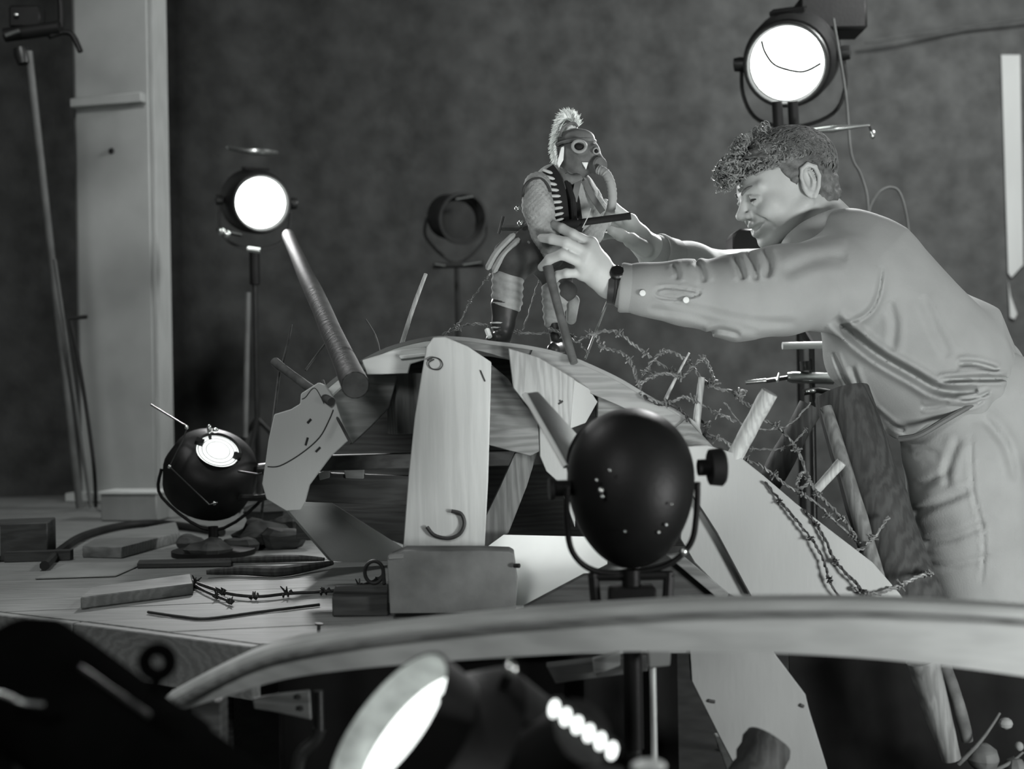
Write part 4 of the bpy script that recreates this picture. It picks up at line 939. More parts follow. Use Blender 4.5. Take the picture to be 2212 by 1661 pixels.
def dark_lamp():                   # unlit lamp in the gloom behind the puppet
    c = P(985, 470, 4.7); root = thing('unlit_lamp', V((c.x, c.y, PZ)), 'dim unlit lamp on a stand in the gloom behind puppet', 'lamp'); ax = (CX*.5-CF-CU*.2).normalized()
    MB().lathe(c, ax, [(-.12, .002), (-.115, .06), (-.08, .085), (.04, .09), (.05, .098), (.07, .098), (.07, .088), (.03, .08)], 32).build('housing', M_DIM, root)
    MB().lathe(c+ax*.028, ax, [(0, .08), (.012, .05), (.016, .002)], 28).build('lens', M_DIM, root)
    yb = c-V((0, 0, .17)); MB().tube(spline([c+CX*.11, c+CX*.11-CU*.08, yb, c-CX*.11-CU*.08, c-CX*.11], 5), .006, 8).build('yoke', M_DIM, root)
    for p, q in (((940, 570), (962, 574)), ((1000, 572), (1040, 566)), ((985, 430), (1022, 424))): MB().tube(pxpath([p, q], 4.58), .004, 8).build('clamp_screw', M_STEEL, root)  # short steel pieces added as faint glints on the dark lamp
    MB().tube([P(935, 574, 4.6), P(1045, 570, 4.6)], .012, 10).build('clamp_bar', M_DIM, root)
    MB().tube([yb, V((yb.x, yb.y, PZ+.01))], .010, 10).build('pole', M_DIM, root)
    MB().lathe(V((yb.x, yb.y, PZ)), (0, 0, 1), [(0, .12), (.012, .12), (.02, .03), (.03, .012)], 24).build('foot', M_DIM, root)
dark_lamp()

# ================================================================== THE PUPPET
M_QUILT = plain('quilted_cloth', 0.30, 0.9, var=0.2, scale=45, bump=0.5, bscale=260)
M_MASK = plain('gas_mask_cloth', 0.13, 0.8, var=0.3, scale=30, bump=0.25, bscale=160)
M_HELM = plain('helmet_felt', 0.17, 0.7, var=0.2, scale=40)
M_VEST = plain('black_vest', 0.012, 0.7)
M_BREECH = plain('dark_breeches', 0.05, 0.9, var=0.3, scale=30)
M_WRAP = plain('leg_wraps', 0.26, 0.9, var=0.2, scale=40, bump=0.3)
M_BOOT = plain('puppet_boots', 0.03, 0.4, var=0.4)
M_FUR = plain('white_fur', 0.85, 0.6, var=0.1, bump=0)
M_HOSE = plain('rubber_hose', 0.30, 0.7, var=0.1)
M_STRAP = plain('webbing_strap', 0.14, 0.8)
M_CART = plain('cartridge_cloth', 0.45, 0.6)
def puppet():
    root = thing('puppet', P(1140, 742, 2.43), 'plumed puppet in gas mask with hose and quilted sleeves on the arch', 'puppet')
    # head with mask
    s = SDF(); G1 = s.group()
    el(G1, P(1245, 325, 2.43), (.036, .036, .034)); el(G1, P(1262, 338, 2.425), (.032, .030, .030), k=.02)
    rc(G1, P(1250, 350, 2.42), P(1240, 378, 2.415), .022, .016, .015); rc(G1, P(1268, 352, 2.42), P(1292, 352, 2.412), .020, .014, .012)
    el(G1, P(1252, 315, 2.385), (.016, .012, .014), k=.006)
    el(G1, P(1283, 322, 2.40), (.010, .010, .010), k=.006)
    rc(G1, P(1220, 370, 2.44), P(1235, 395, 2.45), .022, .026, .02)
    sdf_object('masked_head', s, .0022, M_MASK, root)
    ec = P(1251, 316, 2.372); f = (CX*.35-CF).normalized()
    a_, b_ = CX, CU
    MB().tube([ec+(CX*math.cos(x)*.0125+CU*math.sin(x)*.0105) for x in [i*2*math.pi/24 for i in range(24)]], .0032, 8, closed=True).build('eyepiece_rim', M_HOSE, root)
    MB().ball(ec+CF*.002, (.0085, .003, .0065), 14, (CX, CF, CU)).build('eyepiece_glass', M_VEST, root)
    MB().ball(P(1288, 326, 2.39), (.004, .003, .004), 10).build('eyepiece_glass', M_VEST, root)
    MB().tube([P(1288, 326, 2.388)+(CX*math.cos(x)+CU*math.sin(x))*.0055 for x in [i*2*math.pi/16 for i in range(16)]], .0016, 6, closed=True).build('eyepiece_rim', M_HOSE, root)
    cd = (CX*.55-CF*.8-CU*.1).normalized()
    MB().lathe(P(1289, 358, 2.405), cd, [(-.012, .013), (0, .017), (.010, .0175), (.013, .015), (.014, .002)], 24).build('filter_canister', M_MASK, root)
    MB().prism(pxpath([(1256, 350), (1271, 350), (1266, 366)], 2.392), (0, .006, 0)).build('valve_flap', M_FUR, root, .001)
    q = spline(pxpath([(1292, 366, 2.385), (1308, 374, 2.378), (1319, 395, 2.378), (1323, 425, 2.385), (1319, 455, 2.395), (1312, 470, 2.41)]), 8)
    hs = MB().tube(q, [.0088+.0006*math.sin(i*2.6) for i in range(len(q))], 12).build('breathing_hose', M_HOSE, root)
    # helmet, comb and plume
    s = SDF(); G1 = s.group(); el(G1, P(1243, 303, 2.43), (.036, .037, .022)); el(G1, P(1262, 300, 2.425), (.018, .024, .012), k=.01)
    el(G1, P(1243, 325, 2.43), (.05, .05, .02), op='-', k=.003); sdf_object('helmet', s, .0022, M_HELM, root)
    MB().tube([P(1243, 306, 2.43)+CX*math.cos(x)*.038+CF*math.sin(x)*.038+CU*(.004*math.cos(x)-.004) for x in [i*2*math.pi/30 for i in range(30)]], .0035, 8, closed=True).build('helmet_brim', M_HELM, root)
    MB().lathe(P(1229, 293, 2.425), CU+CX*.15, [(0, .016), (.008, .0145), (.018, .0145), (.022, .011), (.022, .002)], 20).build('plume_socket', M_REFL, root)
    MB().tube(spline(pxpath([(1211, 296), (1214, 280), (1226, 269), (1240, 266), (1248, 274)], 2.405), 5), .0028, 8).build('comb_rim', M_HELM, root)
    random.seed(5); m = MB()
    ridge = spline(pxpath([(1244, 270, 2.425), (1236, 256, 2.425), (1222, 252, 2.425), (1211, 266, 2.425), (1203, 290, 2.425), (1198, 315, 2.43), (1200, 340, 2.435), (1206, 362, 2.44)]), 12)
    K = len(ridge)
    for i in range(1700):
        u = random.random()*(K-1.01); j = int(u); p = ridge[j].lerp(ridge[j+1], u-j); t = (ridge[j+1]-ridge[j]).normalized()
        nrm = t.cross(CF).normalized();
        if (p+nrm*.01-P(1235, 310, 2.43)).length < (p-P(1235, 310, 2.43)).length: nrm = -nrm
        w_ = 1-0.35*u/K
        dv = (nrm*(0.7+rnd(.35))+CF*rnd(1.0)+t*(.35+rnd(.5))).normalized(); L = .019*w_*(.75+random.random()*.5)
        st = p+CF*rnd(.009)+t*rnd(.004)-nrm*.004
        m.tube([st, st+dv*L*.55, st+dv*L+t*.004+V((0, 0, -.001))], [.0013, .0010, .0002], 4, cap=False)
    m.build('plume', M_FUR, root)
    MB().prism(pxpath([(1212, 318), (1219, 315), (1217, 345), (1207, 362), (1203, 352)], 2.39), (0, .008, 0)).build('cheek_flap', M_FUR, root, .001)
    # torso and vest
    s = SDF(); G1 = s.group(); rc(G1, P(1205, 405, 2.45), P(1225, 410, 2.45), .045, k=.02); rc(G1, P(1205, 420, 2.45), P(1185, 500, 2.46), .052, .045, k=.02)
    rc(G1, P(1250, 420, 2.46), P(1245, 490, 2.46), .036, .035, k=.02)
    s.post.append(lambda X, d: d+.0015*wob(X, 160)); sdf_object('tunic', s, .003, M_QUILT, root)
    s = SDF(); G1 = s.group(); rc(G1, P(1212, 405, 2.42), P(1218, 490, 2.42), .026, .026); rc(G1, P(1228, 400, 2.415), P(1240, 490, 2.415), .018, .018)
    sdf_object('vest', s, .003, M_VEST, root)
    MB().tube(pxpath([(1221, 376, 2.392), (1237, 430, 2.385), (1242, 500, 2.385)]), .006, 8).build('vest_strap', M_VEST, root)
    def strap(pts, w0, mat, nm='strap'):
        q = spline(pxpath(pts), 5); mm = MB(); n = len(q)
        for i, p in enumerate(q):
            t = (q[min(i+1, n-1)]-q[max(i-1, 0)]).normalized(); sd = t.cross(CF).normalized()
            mm.v += [p-sd*w0, p+sd*w0, p+sd*w0+CF*.004, p-sd*w0+CF*.004]
        for i in range(n-1):
            for j in range(4): mm.f.append((i*4+j, i*4+(j+1) % 4, i*4+4+(j+1) % 4, i*4+4+j))
        mm.f.append((0, 1, 2, 3)); mm.f.append(tuple((n-1)*4+j for j in range(4))); return mm.build(nm, mat, root)
    strap([(1232, 372, 2.395), (1218, 400, 2.388), (1200, 428, 2.388)], .007, M_STRAP); strap([(1250, 385, 2.392), (1246, 405, 2.385), (1240, 435, 2.385)], .006, M_STRAP)
    strap([(1262, 390, 2.41), (1280, 425, 2.41), (1302, 458, 2.415)], .006, M_STRAP)
    bd = strap([(1180, 365, 2.385), (1194, 385, 2.378), (1203, 410, 2.376), (1208, 440, 2.376), (1212, 480, 2.38)], .016, M_VEST, 'bandolier')
    for i in range(9):
        u = i/8; x = 1182+24*math.sin(u*1.5); y = 370+u*106
        p = P(x, y, 2.374); dv = (CX*.95-CU*(.35-.65*u)).normalized()
        MB().tube([p-dv*.009, p+dv*.007, p+dv*.011], [.0030, .0030, .0012], 8).build('cartridge', M_CART, bd)
    # collar scarf and far side of the tunic
    MB().tube(spline(pxpath([(1212, 372, 2.40), (1230, 388, 2.392), (1252, 386, 2.40)]), 5), .010, 10).build('scarf', M_MASK, root)
    # near arm, quilted
    s = SDF(); G1 = s.group(); A = pxpath([(1160, 402, 2.375), (1162, 450, 2.37), (1176, 500, 2.375), (1196, 545, 2.385)])
    path(G1, A, [.027, .0265, .024, .020], k=.02)
    s.post.append(lambda X, d: d+.0007*np.sin(X[:, 0]*560)*np.sin(X[:, 2]*560)+.0016*wob(X, 90)); sdf_object('arm', s, .0025, M_QUILT, root)
    MB().tube(spline(pxpath([(1129, 425, 2.362), (1133, 402, 2.355), (1148, 388, 2.35), (1168, 386, 2.352), (1182, 398, 2.352), (1190, 415, 2.355)]), 5), .0025, 8).build('shoulder_seam', M_BREECH, root)
    MB().ball(P(1200, 558, 2.385), (.016, .014, .018), 14).build('hand', M_MASK, root)
    # far arm
    s = SDF(); G1 = s.group(); path(G1, pxpath([(1270, 425, 2.475), (1292, 470, 2.47), (1278, 505, 2.45), (1262, 515, 2.44)]), [.026, .024, .020, .017], k=.015)
    s.post.append(lambda X, d: d+.0007*np.sin(X[:, 0]*560)*np.sin(X[:, 2]*560)); sdf_object('arm', s, .003, M_QUILT, root)
    # belt with odds and ends
    MB().tube([P(1190, 492, 2.455)+CX*math.cos(x)*.050+CF*math.sin(x)*.045+CU*.004*math.sin(x) for x in [i*2*math.pi/30 for i in range(30)]], .007, 8, closed=True).build('belt', M_BREECH, root)
    MB().tube(pxpath([(1086, 492, 2.45), (1150, 492, 2.42)]), .006, 8).build('belt_roll', M_TWIG, root)
    MB().tube(pxpath([(1088, 468, 2.45), (1078, 505, 2.45)]), .0035, 8).build('belt_peg', M_TWIG, root)
    MB().ball(P(1118, 450, 2.42), .006, 10).build('button', M_STEEL, root); MB().ball(P(1125, 482, 2.415), .007, 10).build('button', M_STEEL, root)
    MB().lathe(P(1132, 545, 2.40), (CX*.55+CU*.9).normalized(), [(-.004, .004), (0, .012), (.02, .011), (.04, .004)], 14).build('pouch', M_MASK, root)
    # breeches
    s = SDF(); G1 = s.group(); rc(G1, P(1185, 505, 2.455), P(1160, 540, 2.45), .047, .045, k=.02)
    rc(G1, P(1155, 530, 2.43), P(1110, 560, 2.42), .040, .036, k=.02); rc(G1, P(1110, 560, 2.42), P(1098, 600, 2.42), .036, .028, k=.02)
    rc(G1, P(1190, 530, 2.46), P(1205, 620, 2.46), .042, .030, k=.02); el(G1, P(1222, 628, 2.44), (.022, .02, .022), k=.008)
    s.post.append(lambda X, d: d+.0022*wob(X, 110)); sdf_object('breeches', s, .003, M_BREECH, root)
    for k_, (a, b) in enumerate((((1112, 505), (1052, 582)), ((1122, 515), (1066, 588)))): MB().tube(spline(pxpath([(a[0], a[1], 2.385), ((a[0]+b[0])/2-8, (a[1]+b[1])/2, 2.385), (b[0], b[1], 2.395)]), 5), [.003]+[.006]*9+[.003], 8).build('coat_flap', M_WRAP, root)
    # legs
    def leg(A, R, B, Rb, foot, toe):
        s = SDF(); G1 = s.group(); path(G1, pxpath(A), R, k=.01); s.post.append(lambda X, d: d+.0012*np.sin(X[:, 2]*420+X[:, 0]*120)); sdf_object('leg_wrap', s, .0025, M_WRAP, root)
        s = SDF(); G1 = s.group(); path(G1, pxpath(B), Rb, k=.01); rc(G1, foot, toe, .015, .013, k=.012)
        zf = float(min(foot.z, toe.z)-.006); s.post.append(lambda X, d: np.maximum(d, zf-X[:, 2])); bt = sdf_object('boot', s, .0025, M_BOOT, root)
        return bt
    zs = P(1085, 738, 2.30).z
    f1 = P(1086, 722, 2.42); f1.z = zs+.007; t1 = P(1064, 726, 2.385); t1.z = zs+.007
    bt = leg([(1097, 600, 2.42), (1095, 652, 2.42)], [.031, .030], [(1092, 660, 2.42), (1088, 700, 2.42), (1086, 716, 2.42)], [.029, .021, .018], f1, t1)
    for y, w_ in ((698, .022), (708, .020)): MB().tube([P(1085, y, 2.42)+CX*math.cos(x)*w_+CF*math.sin(x)*w_ for x in [i*2*math.pi/22 for i in range(22)]], .0018, 6, closed=True).build('boot_lace', M_CART, bt)
    MB().tube(pxpath([(1052, 712, 2.375), (1058, 728, 2.365)]), .005, 8).build('toe_tab', M_FUR, bt)
    zs2 = P(1200, 759, 2.30).z
    f2 = P(1206, 742, 2.43); f2.z = zs2+.008; t2 = P(1196, 746, 2.385); t2.z = zs2+.006
    leg([(1200, 630, 2.45), (1196, 690, 2.44)], [.028, .020], [(1198, 690, 2.44), (1204, 728, 2.43), (1205, 740, 2.43)], [.017, .012, .012], f2, t2)
    s = SDF(); G1 = s.group(); rc(G1, P(1238, 650, 2.46), P(1234, 690, 2.46), .013, .010); sdf_object('trailing_wrap', s, .0025, M_WRAP, root)
    return root
puppet()
o = thing('toy_gun', P(1240, 484, 2.365), 'dark toy gun barrel held across the puppet chest', 'toy gun')
MB().lathe(P(1214, 486, 2.37), (P(1357, 467, 2.36)-P(1214, 486, 2.37)), [(0, .007), (.02, .0085), (.03, .0085), (.032, .0068), (.124, .0066), (.125, .0072), (.131, .0072), (.131, .004)], 18).build('barrel', M_VEST, o)
MB().tube(pxpath([(1216, 486, 2.37), (1196, 500, 2.372)]), .009, 10).build('stock', M_VEST, o)
MB().tube(spline(pxpath([(1276, 450, 2.362), (1270, 468, 2.352), (1258, 492, 2.358)]), 5), .0009, 5).build('string', M_CART, o)

# ================================================================== THE MAN
def person():
    root = thing('person', V((1.02, 2.64, 0)), 'curly-haired person in work shirt and wristwatch leaning in to adjust the puppet', 'person')
    pit = math.radians(20); yaw = math.radians(14)
    F0 = -math.cos(pit)*CX-math.sin(pit)*CU; UH = -math.sin(pit)*CX+math.cos(pit)*CU
    F = F0*math.cos(yaw)-CF*math.sin(yaw); L = UH.cross(F).normalized()
    O = P(1704, 417, 2.60)
    H = lambda u, w_, v: O+F*u+L*w_+UH*v
    AX = (F, L, UH)
    b = SDF(); hg = b.group()
    el(hg, H(-.006, 0, .038), (.102, .077, .083), AX); el(hg, H(.043, 0, .0), (.062, .061, .085), AX, k=.02)
    el(hg, H(.042, 0, -.048), (.054, .053, .043), AX, k=.02)
    for s in (-1, 1):
        rc(hg, H(.002, s*.054, -.035), H(.075, s*.020, -.078), .015, .014, .02)
        el(hg, H(.066, s*.043, -.012), (.022, .020, .020), AX, k=.015)
        el(hg, H(.080, s*.034, -.026), (.017, .016, .017), AX, k=.010)
        rc(hg, H(.097, s*.009, .026), H(.080, s*.046, .029), .0095, .009, .010)
    el(hg, H(.082, 0, -.080), (.019, .022, .0155), AX, k=.014)
    el(hg, H(.085, 0, -.046), (.021, .030, .020), AX, k=.012)
    for s in (-1, 1):
        el(hg, H(.111, s*.031, .010), (.015, .016, .0095), AX, k=.008, op='-')
        el(hg, H(.0865, s*.032, .008), (.012, .013, .012), AX, k=.003)
        path(hg, [H(.094, s*.019, .010), H(.099, s*.031, .015), H(.090, s*.044, .009)], .0035, k=.003)
        path(hg, [H(.095, s*.020, .003), H(.0985, s*.031, .001), H(.089, s*.044, .004)], .0032, k=.004)
    rc(hg, H(.097, 0, .018), H(.121, 0, -.012), .0072, .0088, .008); el(hg, H(.120, 0, -.0135), (.010, .0095, .0085), AX, k=.005)
    for s in (-1, 1):
        el(hg, H(.109, s*.0115, -.018), (.010, .0068, .0068), AX, k=.005)
        el(hg, H(.112, s*.0065, -.0265), (.006, .0035, .004), AX, k=.002, op='-')
    path(hg, [H(.107, 0, -.039), H(.101, .014, -.038), H(.087, .029, -.037)], [.0052, .0048, .003], k=.004); path(hg, [H(.107, 0, -.039), H(.101, -.014, -.038), H(.087, -.029, -.037)], [.0052, .0048, .003], k=.004)
    path(hg, [H(.102, 0, -.058), H(.097, .013, -.056), H(.086, .026, -.047)], [.0062, .0055, .003], k=.005); path(hg, [H(.102, 0, -.058), H(.097, -.013, -.056), H(.086, -.026, -.047)], [.0062, .0055, .003], k=.005)
    for s in (-1, 1): path(hg, [H(.112, 0, -.049), H(.104, s*.014, -.047), H(.090, s*.032, -.039)], [.0052, .0052, .0032], k=.003, op='-')
    for s in (-1, 1): path(hg, [H(.104, s*.017, -.020), H(.092, s*.034, -.036), H(.080, s*.041, -.056)], [.002, .0028, .002], k=.008, op='-')
    for s in (-1, 1):   # ears
        E = [F*.94+UH*.2, L, UH*.94-F*.2]
        el(hg, H(-.009, s*.079, .002), (.0185, .0065, .033), E, k=.004)
        el(hg, H(-.006, s*.0900, .004), (.0125, .0115, .022), E, k=.003, op='-')
        path(hg, [H(.007, s*.082, -.004), H(.0075, s*.083, .016), H(.001, s*.085, .031), H(-.013, s*.087, .036), H(-.026, s*.089, .026), H(-.028, s*.0885, .006), H(-.020, s*.086, -.014), H(-.008, s*.081, -.029)], [.003, .0036, .0042, .0046, .0046, .0042, .0040, .0056], k=.002)
        path(hg, [H(-.012, s*.085, .022), H(-.015, s*.0845, .002), H(-.008, s*.082, -.012)], .0026, k=.003)
        el(hg, H(.006, s*.0795, -.004), (.004, .005, .006), AX, k=.004)
    rc(hg, H(-.022, 0, -.02), P(1800, 505, 2.62), .055, .060, .02); rc(hg, H(.01, 0, -.055), P(1770, 530, 2.60), .042, .055, .02)
    # near hand, fingers over the quilted arm
    def hand(gr, wrist, fore, mcps, chains, thumb, k=.010, rad=.0098):
        c = V((0, 0, 0))
        for m_ in mcps: rc(gr, wrist, m_, .023, .0125, .014)
        for a, b2 in zip(mcps[:-1], mcps[1:]): rc(gr, a, b2, .0125, .0125, .008); rc(gr, a.lerp(wrist, .5), b2.lerp(wrist, .5), .0165, .0165, .012)
        for i, (m_, ch) in enumerate(zip(mcps, chains)):
            r0 = rad*(1.0, 1.03, .98, .86)[i]
            path(gr, [m_]+ch, [r0*1.12, r0*1.03, r0*.95, r0*.80], k=.0035)
        path(gr, thumb, [.016, .0125, .0115, .0092], k=.008)
        rc(gr, wrist, fore, .0265, .030, .015)
    hn = b.group()
    wn = P(1318, 610, 2.375); fn = P(1400, 630, 2.375)
    mc = pxpath([(1276, 527, 2.345), (1266, 546, 2.333), (1259, 568, 2.335), (1258, 590, 2.350)])
    ch = [pxpath([(1236, 506, 2.335), (1213, 493, 2.342), (1197, 486, 2.352)]), pxpath([(1222, 524, 2.315), (1192, 516, 2.323), (1170, 514, 2.338)]),
          pxpath([(1214, 549, 2.312), (1187, 560, 2.325), (1170, 577, 2.345)]), pxpath([(1224, 590, 2.335), (1206, 594, 2.345), (1197, 606, 2.362)])]
    hand(hn, wn, fn, mc, ch, pxpath([(1300, 585, 2.385), (1270, 548, 2.415), (1240, 525, 2.430), (1214, 508, 2.432)]))
    hf = b.group()
    wf = P(1404, 538, 2.615); ff = P(1470, 570, 2.66)
    mc2 = pxpath([(1362, 476, 2.575), (1354, 484, 2.592), (1352, 498, 2.608), (1356, 512, 2.622)])
    ch2 = [pxpath([(1326, 448, 2.56), (1306, 440, 2.545), (1290, 446, 2.53)]), pxpath([(1316, 462, 2.575), (1294, 460, 2.555), (1278, 468, 2.535)]),
           pxpath([(1318, 482, 2.595), (1296, 484, 2.575), (1280, 492, 2.55)]), pxpath([(1324, 506, 2.61), (1304, 510, 2.59), (1290, 514, 2.57)])]
    hand(hf, wf, ff, mc2, ch2, pxpath([(1395, 540, 2.580), (1362, 517, 2.545), (1340, 507, 2.525), (1321, 498, 2.515)]))
    rc(hf, wf, P(1362, 520, 2.555), .024, .012, .012)
    # trunk, arms and legs under the clothes
    tr = b.group()
    for s in (-1, 1):
        rc(tr, P(1855, 600, 2.62+s*.055), P(2030, 800, 2.62+s*.045), .085, .09, .03); rc(tr, P(2030, 800, 2.62+s*.045), P(2095, 930, 2.62+s*.05), .09, .085, .03)
    rc(tr, P(1795, 505, 2.62), P(1870, 600, 2.62), .055, .08, .03)
    path(tr, [P(1830, 600, 2.52), P(1805, 605, 2.46), P(1570, 650, 2.375), fn], [.07, .055, .038, .029], k=.02)
    path(tr, [P(1800, 600, 2.72), P(1740, 600, 2.78), P(1580, 612, 2.80), ff], [.07, .05, .037, .029], k=.02)
    for s, x, d in ((-1, 2100, 2.56), (1, 2130, 2.72)):
        hip = P(x, 950, d); kn = P(x+45, 1330, d-.02); an = V((kn.x+.02, kn.y+.03, .085))
        path(tr, [hip, kn, an], [.085, .058, .04], k=.02); rc(tr, an, an+V((-.13, -.02, -.055)), .035, .026, .015)
    sdf_object('body', b, .0034, M_SKIN, root)

    # eyebrows and eye
    for s in (-1, 1):
        MB().tube(spline([H(.1065, s*.010, .0265), H(.1015, s*.026, .0335), H(.083, s*.046, .0335)], 5), [.0022]+[.0033]*6+[.0028]*3+[.0012], 8).build('eyebrow', M_HAIR, root)
        MB().tube(spline([H(.0985, s*.022, .0085), H(.1000, s*.031, .0085), H(.0945, s*.041, .0070)], 5), [.0010]+[.0022]*9+[.0010], 6).build('eye', M_PENCIL, root)

    # hair: a scalp cap plus many curls
    hs = SDF(); G1 = hs.group()
    el(G1, H(-.012, 0, .048), (.109, .084, .086), AX); el(G1, H(.055, 0, .075), (.058, .062, .038), AX, k=.02); el(G1, H(-.055, 0, -.015), (.052, .062, .060), AX, k=.02); el(G1, H(-.002, 0, .018), (.062, .0835, .062), AX, k=.015)
    for s in (-1, 1): el(G1, H(-.006, s*.085, -.006), (.022, .026, .034), AX, k=.005, op='-')
    On = np.array(tuple(O), np.float32); Fn = np.array(tuple(F), np.float32); Un = np.array(tuple(UH), np.float32)
    def hairline(X, d):
        u = (X-On)@Fn; v = (X-On)@Un
        ub_ = np.interp(v, [-.09, -.055, -.02, .0, .012, .044, .078, .092, .10], [-.06, -.035, -.020, .016, .024, .038, .056, .085, .2])
        return np.maximum(d, (u-ub_)*.8)
    hs.post.append(hairline)
    hs.post.append(lambda X, d: d+.0035*wob(X, 150)+.0016*wob(X, 330, 1.0))
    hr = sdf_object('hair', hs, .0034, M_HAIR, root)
    random.seed(21); m = MB()
    def curl(c, n, rad, turns, thick, length, seed_ax):
        ax, u, w_ = frame(seed_ax); pts = []
        k = int(9*turns)+1
        for i in range(k):
            s = i/(k-1); a = s*turns*2*math.pi
            r_ = rad*(1-.35*s)
            pts.append(c+n*(length*s)+(u*math.cos(a)+w_*math.sin(a))*r_)
        m.tube(pts, [thick*(1-.5*i/(k-1)) for i in range(k)], 5)
    cnt = 0
    while cnt < 620:
        th = random.uniform(-1.5, 1.5); ph = random.uniform(-.2, math.pi*.98)
        # point on the hair ellipsoid: ph runs from front over the crown to the back
        u_ = math.cos(ph)*math.cos(th); v_ = math.sin(ph)*math.cos(th); w0 = math.sin(th)
        p = (-.010+.108*u_, .083*w0, .048+.085*v_)
        if p[2] < .055 and p[0] > -.03: continue
        if p[2] < .0: continue
        n = (F*(u_/.108)+L*(w0/.083)+UH*(v_/.085)).normalized(); top = max(0, min(1, (p[0]+.06)/.11))
        if random.random() > .25+.75*top: continue
        q = H(*p); big = .35+.65*top
        curl(q-n*.002, n, .0065*big*random.uniform(.6, 1.2), random.uniform(1.0, 1.9), .0017*random.uniform(.8, 1.3), .007*big, n+V((rnd(.9), rnd(.9), rnd(.9))))
        cnt += 1
    for i in range(240):       # forelock tumbling over the forehead
        u_ = random.uniform(.070, .128); v_ = .098-.9*max(0, u_-.095)+rnd(.022); w0 = rnd(.05)
        if u_ < .085 and v_ < .075: v_ = .085
        if u_ > .118 and v_ > .105: continue
        curl(H(u_, w0, v_), (F+UH*rnd(.8)+L*rnd(.6)).normalized(), random.uniform(.004, .009), random.uniform(1, 2), .0017*random.uniform(.8, 1.4), .009, F*rnd(1)+UH*rnd(1)+L*rnd(1))
    for i in range(46):        # lock hanging lowest over the brow
        u_ = random.uniform(.108, .124); v_ = random.uniform(.050, .075); w0 = rnd(.03)
        curl(H(u_, w0, v_), (F*.4-UH).normalized(), random.uniform(.003, .006), random.uniform(1, 2), .0016, .008, F*rnd(1)+UH*rnd(1)+L*rnd(1))
    for (u_, v_) in ((.062, .128), (.016, .135), (.070, .122)):
        for i in range(26): curl(H(u_+rnd(.009), rnd(.03), v_+rnd(.006)), (UH+L*rnd(.5)).normalized(), random.uniform(.006, .011), random.uniform(1, 1.8), .0018, .010, L+F*rnd(.6))
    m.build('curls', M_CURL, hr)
    m = MB(); k_ = 0            # combed short hair over the back and the sides
    while k_ < 1500:
        th = random.uniform(-1.35, 1.35); ph = random.uniform(.5, math.pi*1.12); pts = []; ok = True; dth = rnd(.06)
        for i in range(5):
            a1 = ph+i*.085; a2 = th+i*dth; u_ = math.cos(a1)*math.cos(a2); v_ = math.sin(a1)*math.cos(a2); w0 = math.sin(a2)
            p = (-.012+.111*u_, .0855*w0, .048+.0875*v_); lift = 1+.012*math.sin(i*.8)
            if p[0] > (.03 if p[2] > .04 else -.028 if abs(w0) > .8 else -.02) or p[2] < -.03: ok = False; break
            pts.append(H(p[0]*lift, p[1]*lift, p[2]*lift))
        if not ok: continue
        m.tube(pts, [.0007, .0017, .0017, .0014, .0004], 4, cap=False); k_ += 1
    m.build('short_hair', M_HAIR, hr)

    # shirt
    sh = SDF(); T = sh.group()
    for s in (-1, 1):
        rc(T, P(1858, 588, 2.62+s*.075), P(2035, 795, 2.62+s*.06), .120, .138, .05)
        rc(T, P(1815, 545, 2.62+s*.065), P(1858, 588, 2.62+s*.07), .078, .11, .04)
        rc(T, P(1880, 760, 2.62+s*.05), P(1965, 872, 2.62+s*.05), .095, .062, .05)      # loose front
        rc(T, P(1958, 905, 2.62+s*.06), P(2150, 812, 2.62+s*.06), .042, .050, .03)      # blouse over the belt
    rc(T, P(2100, 760, 2.62), P(2160, 790, 2.62), .10, .045, .04); rc(T, P(2150, 795, 2.58), P(2178, 795, 2.60), .022, .017, .012)
    path(T, [P(1845, 590, 2.54), P(1800, 612, 2.465), P(1690, 628, 2.415), P(1590, 644, 2.385), P(1480, 632, 2.375), P(1400, 626, 2.372), P(1352, 622, 2.375)], [.105, .090, .082, .076, .058, .044, .040], k=.03)
    path(T, [P(1850, 590, 2.72), P(1750, 590, 2.80), P(1590, 606, 2.82), P(1490, 574, 2.69), P(1418, 548, 2.63)], [.09, .075, .062, .046, .040], k=.03)
    FL = [([(1800, 688), (1845, 728), (1900, 770), (1973, 812), (2019, 838), (2065, 846), (2112, 844)], 10, .024), ([(1905, 575), (1895, 640), (1868, 680), (1812, 704)], 5, .005),
      ([(1920, 650), (1932, 700), (1925, 760)], 9, .004), ([(1990, 640), (2020, 710), (2050, 770)], 11, .004), ([(1838, 790), (1862, 850), (1912, 925)], 6, .006), ([(1800, 760), (1830, 830), (1890, 905)], 5, .006),
      ([(2028, 822), (2100, 818), (2176, 817)], 6, .014), ([(2068, 786), (2110, 786), (2158, 800)], 6, .010), ([(2070, 862), (2110, 858), (2140, 845)], 4, .006), ([(2080, 880), (2105, 874), (2125, 862)], 4, .005),
      ([(1690, 592), (1760, 562), (1830, 556)], 14, .005), ([(1585, 552), (1600, 580), (1605, 604)], 7, .007), ([(1614, 546), (1629, 576), (1634, 606)], 7, .006),
      ([(1650, 538), (1662, 570), (1654, 600)], 8, .006), ([(1500, 562), (1516, 586), (1522, 610)], 7, .006), ([(1452, 570), (1464, 590), (1462, 604)], 6, .005), ([(1400, 666), (1480, 678), (1560, 700), (1640, 714)], 8, .004),
      ([(1440, 654), (1520, 672), (1620, 694), (1720, 696)], 9, .004), ([(1412, 630), (1440, 621), (1512, 632), (1470, 646), (1424, 642), (1412, 630)], 3, .004), ([(1530, 722), (1550, 712), (1600, 722)], 6, .006),
      ([(1990, 880), (2020, 878), (2050, 868)], 5, .004), ([(1890, 885), (1930, 920), (1955, 930)], 5, .005)]
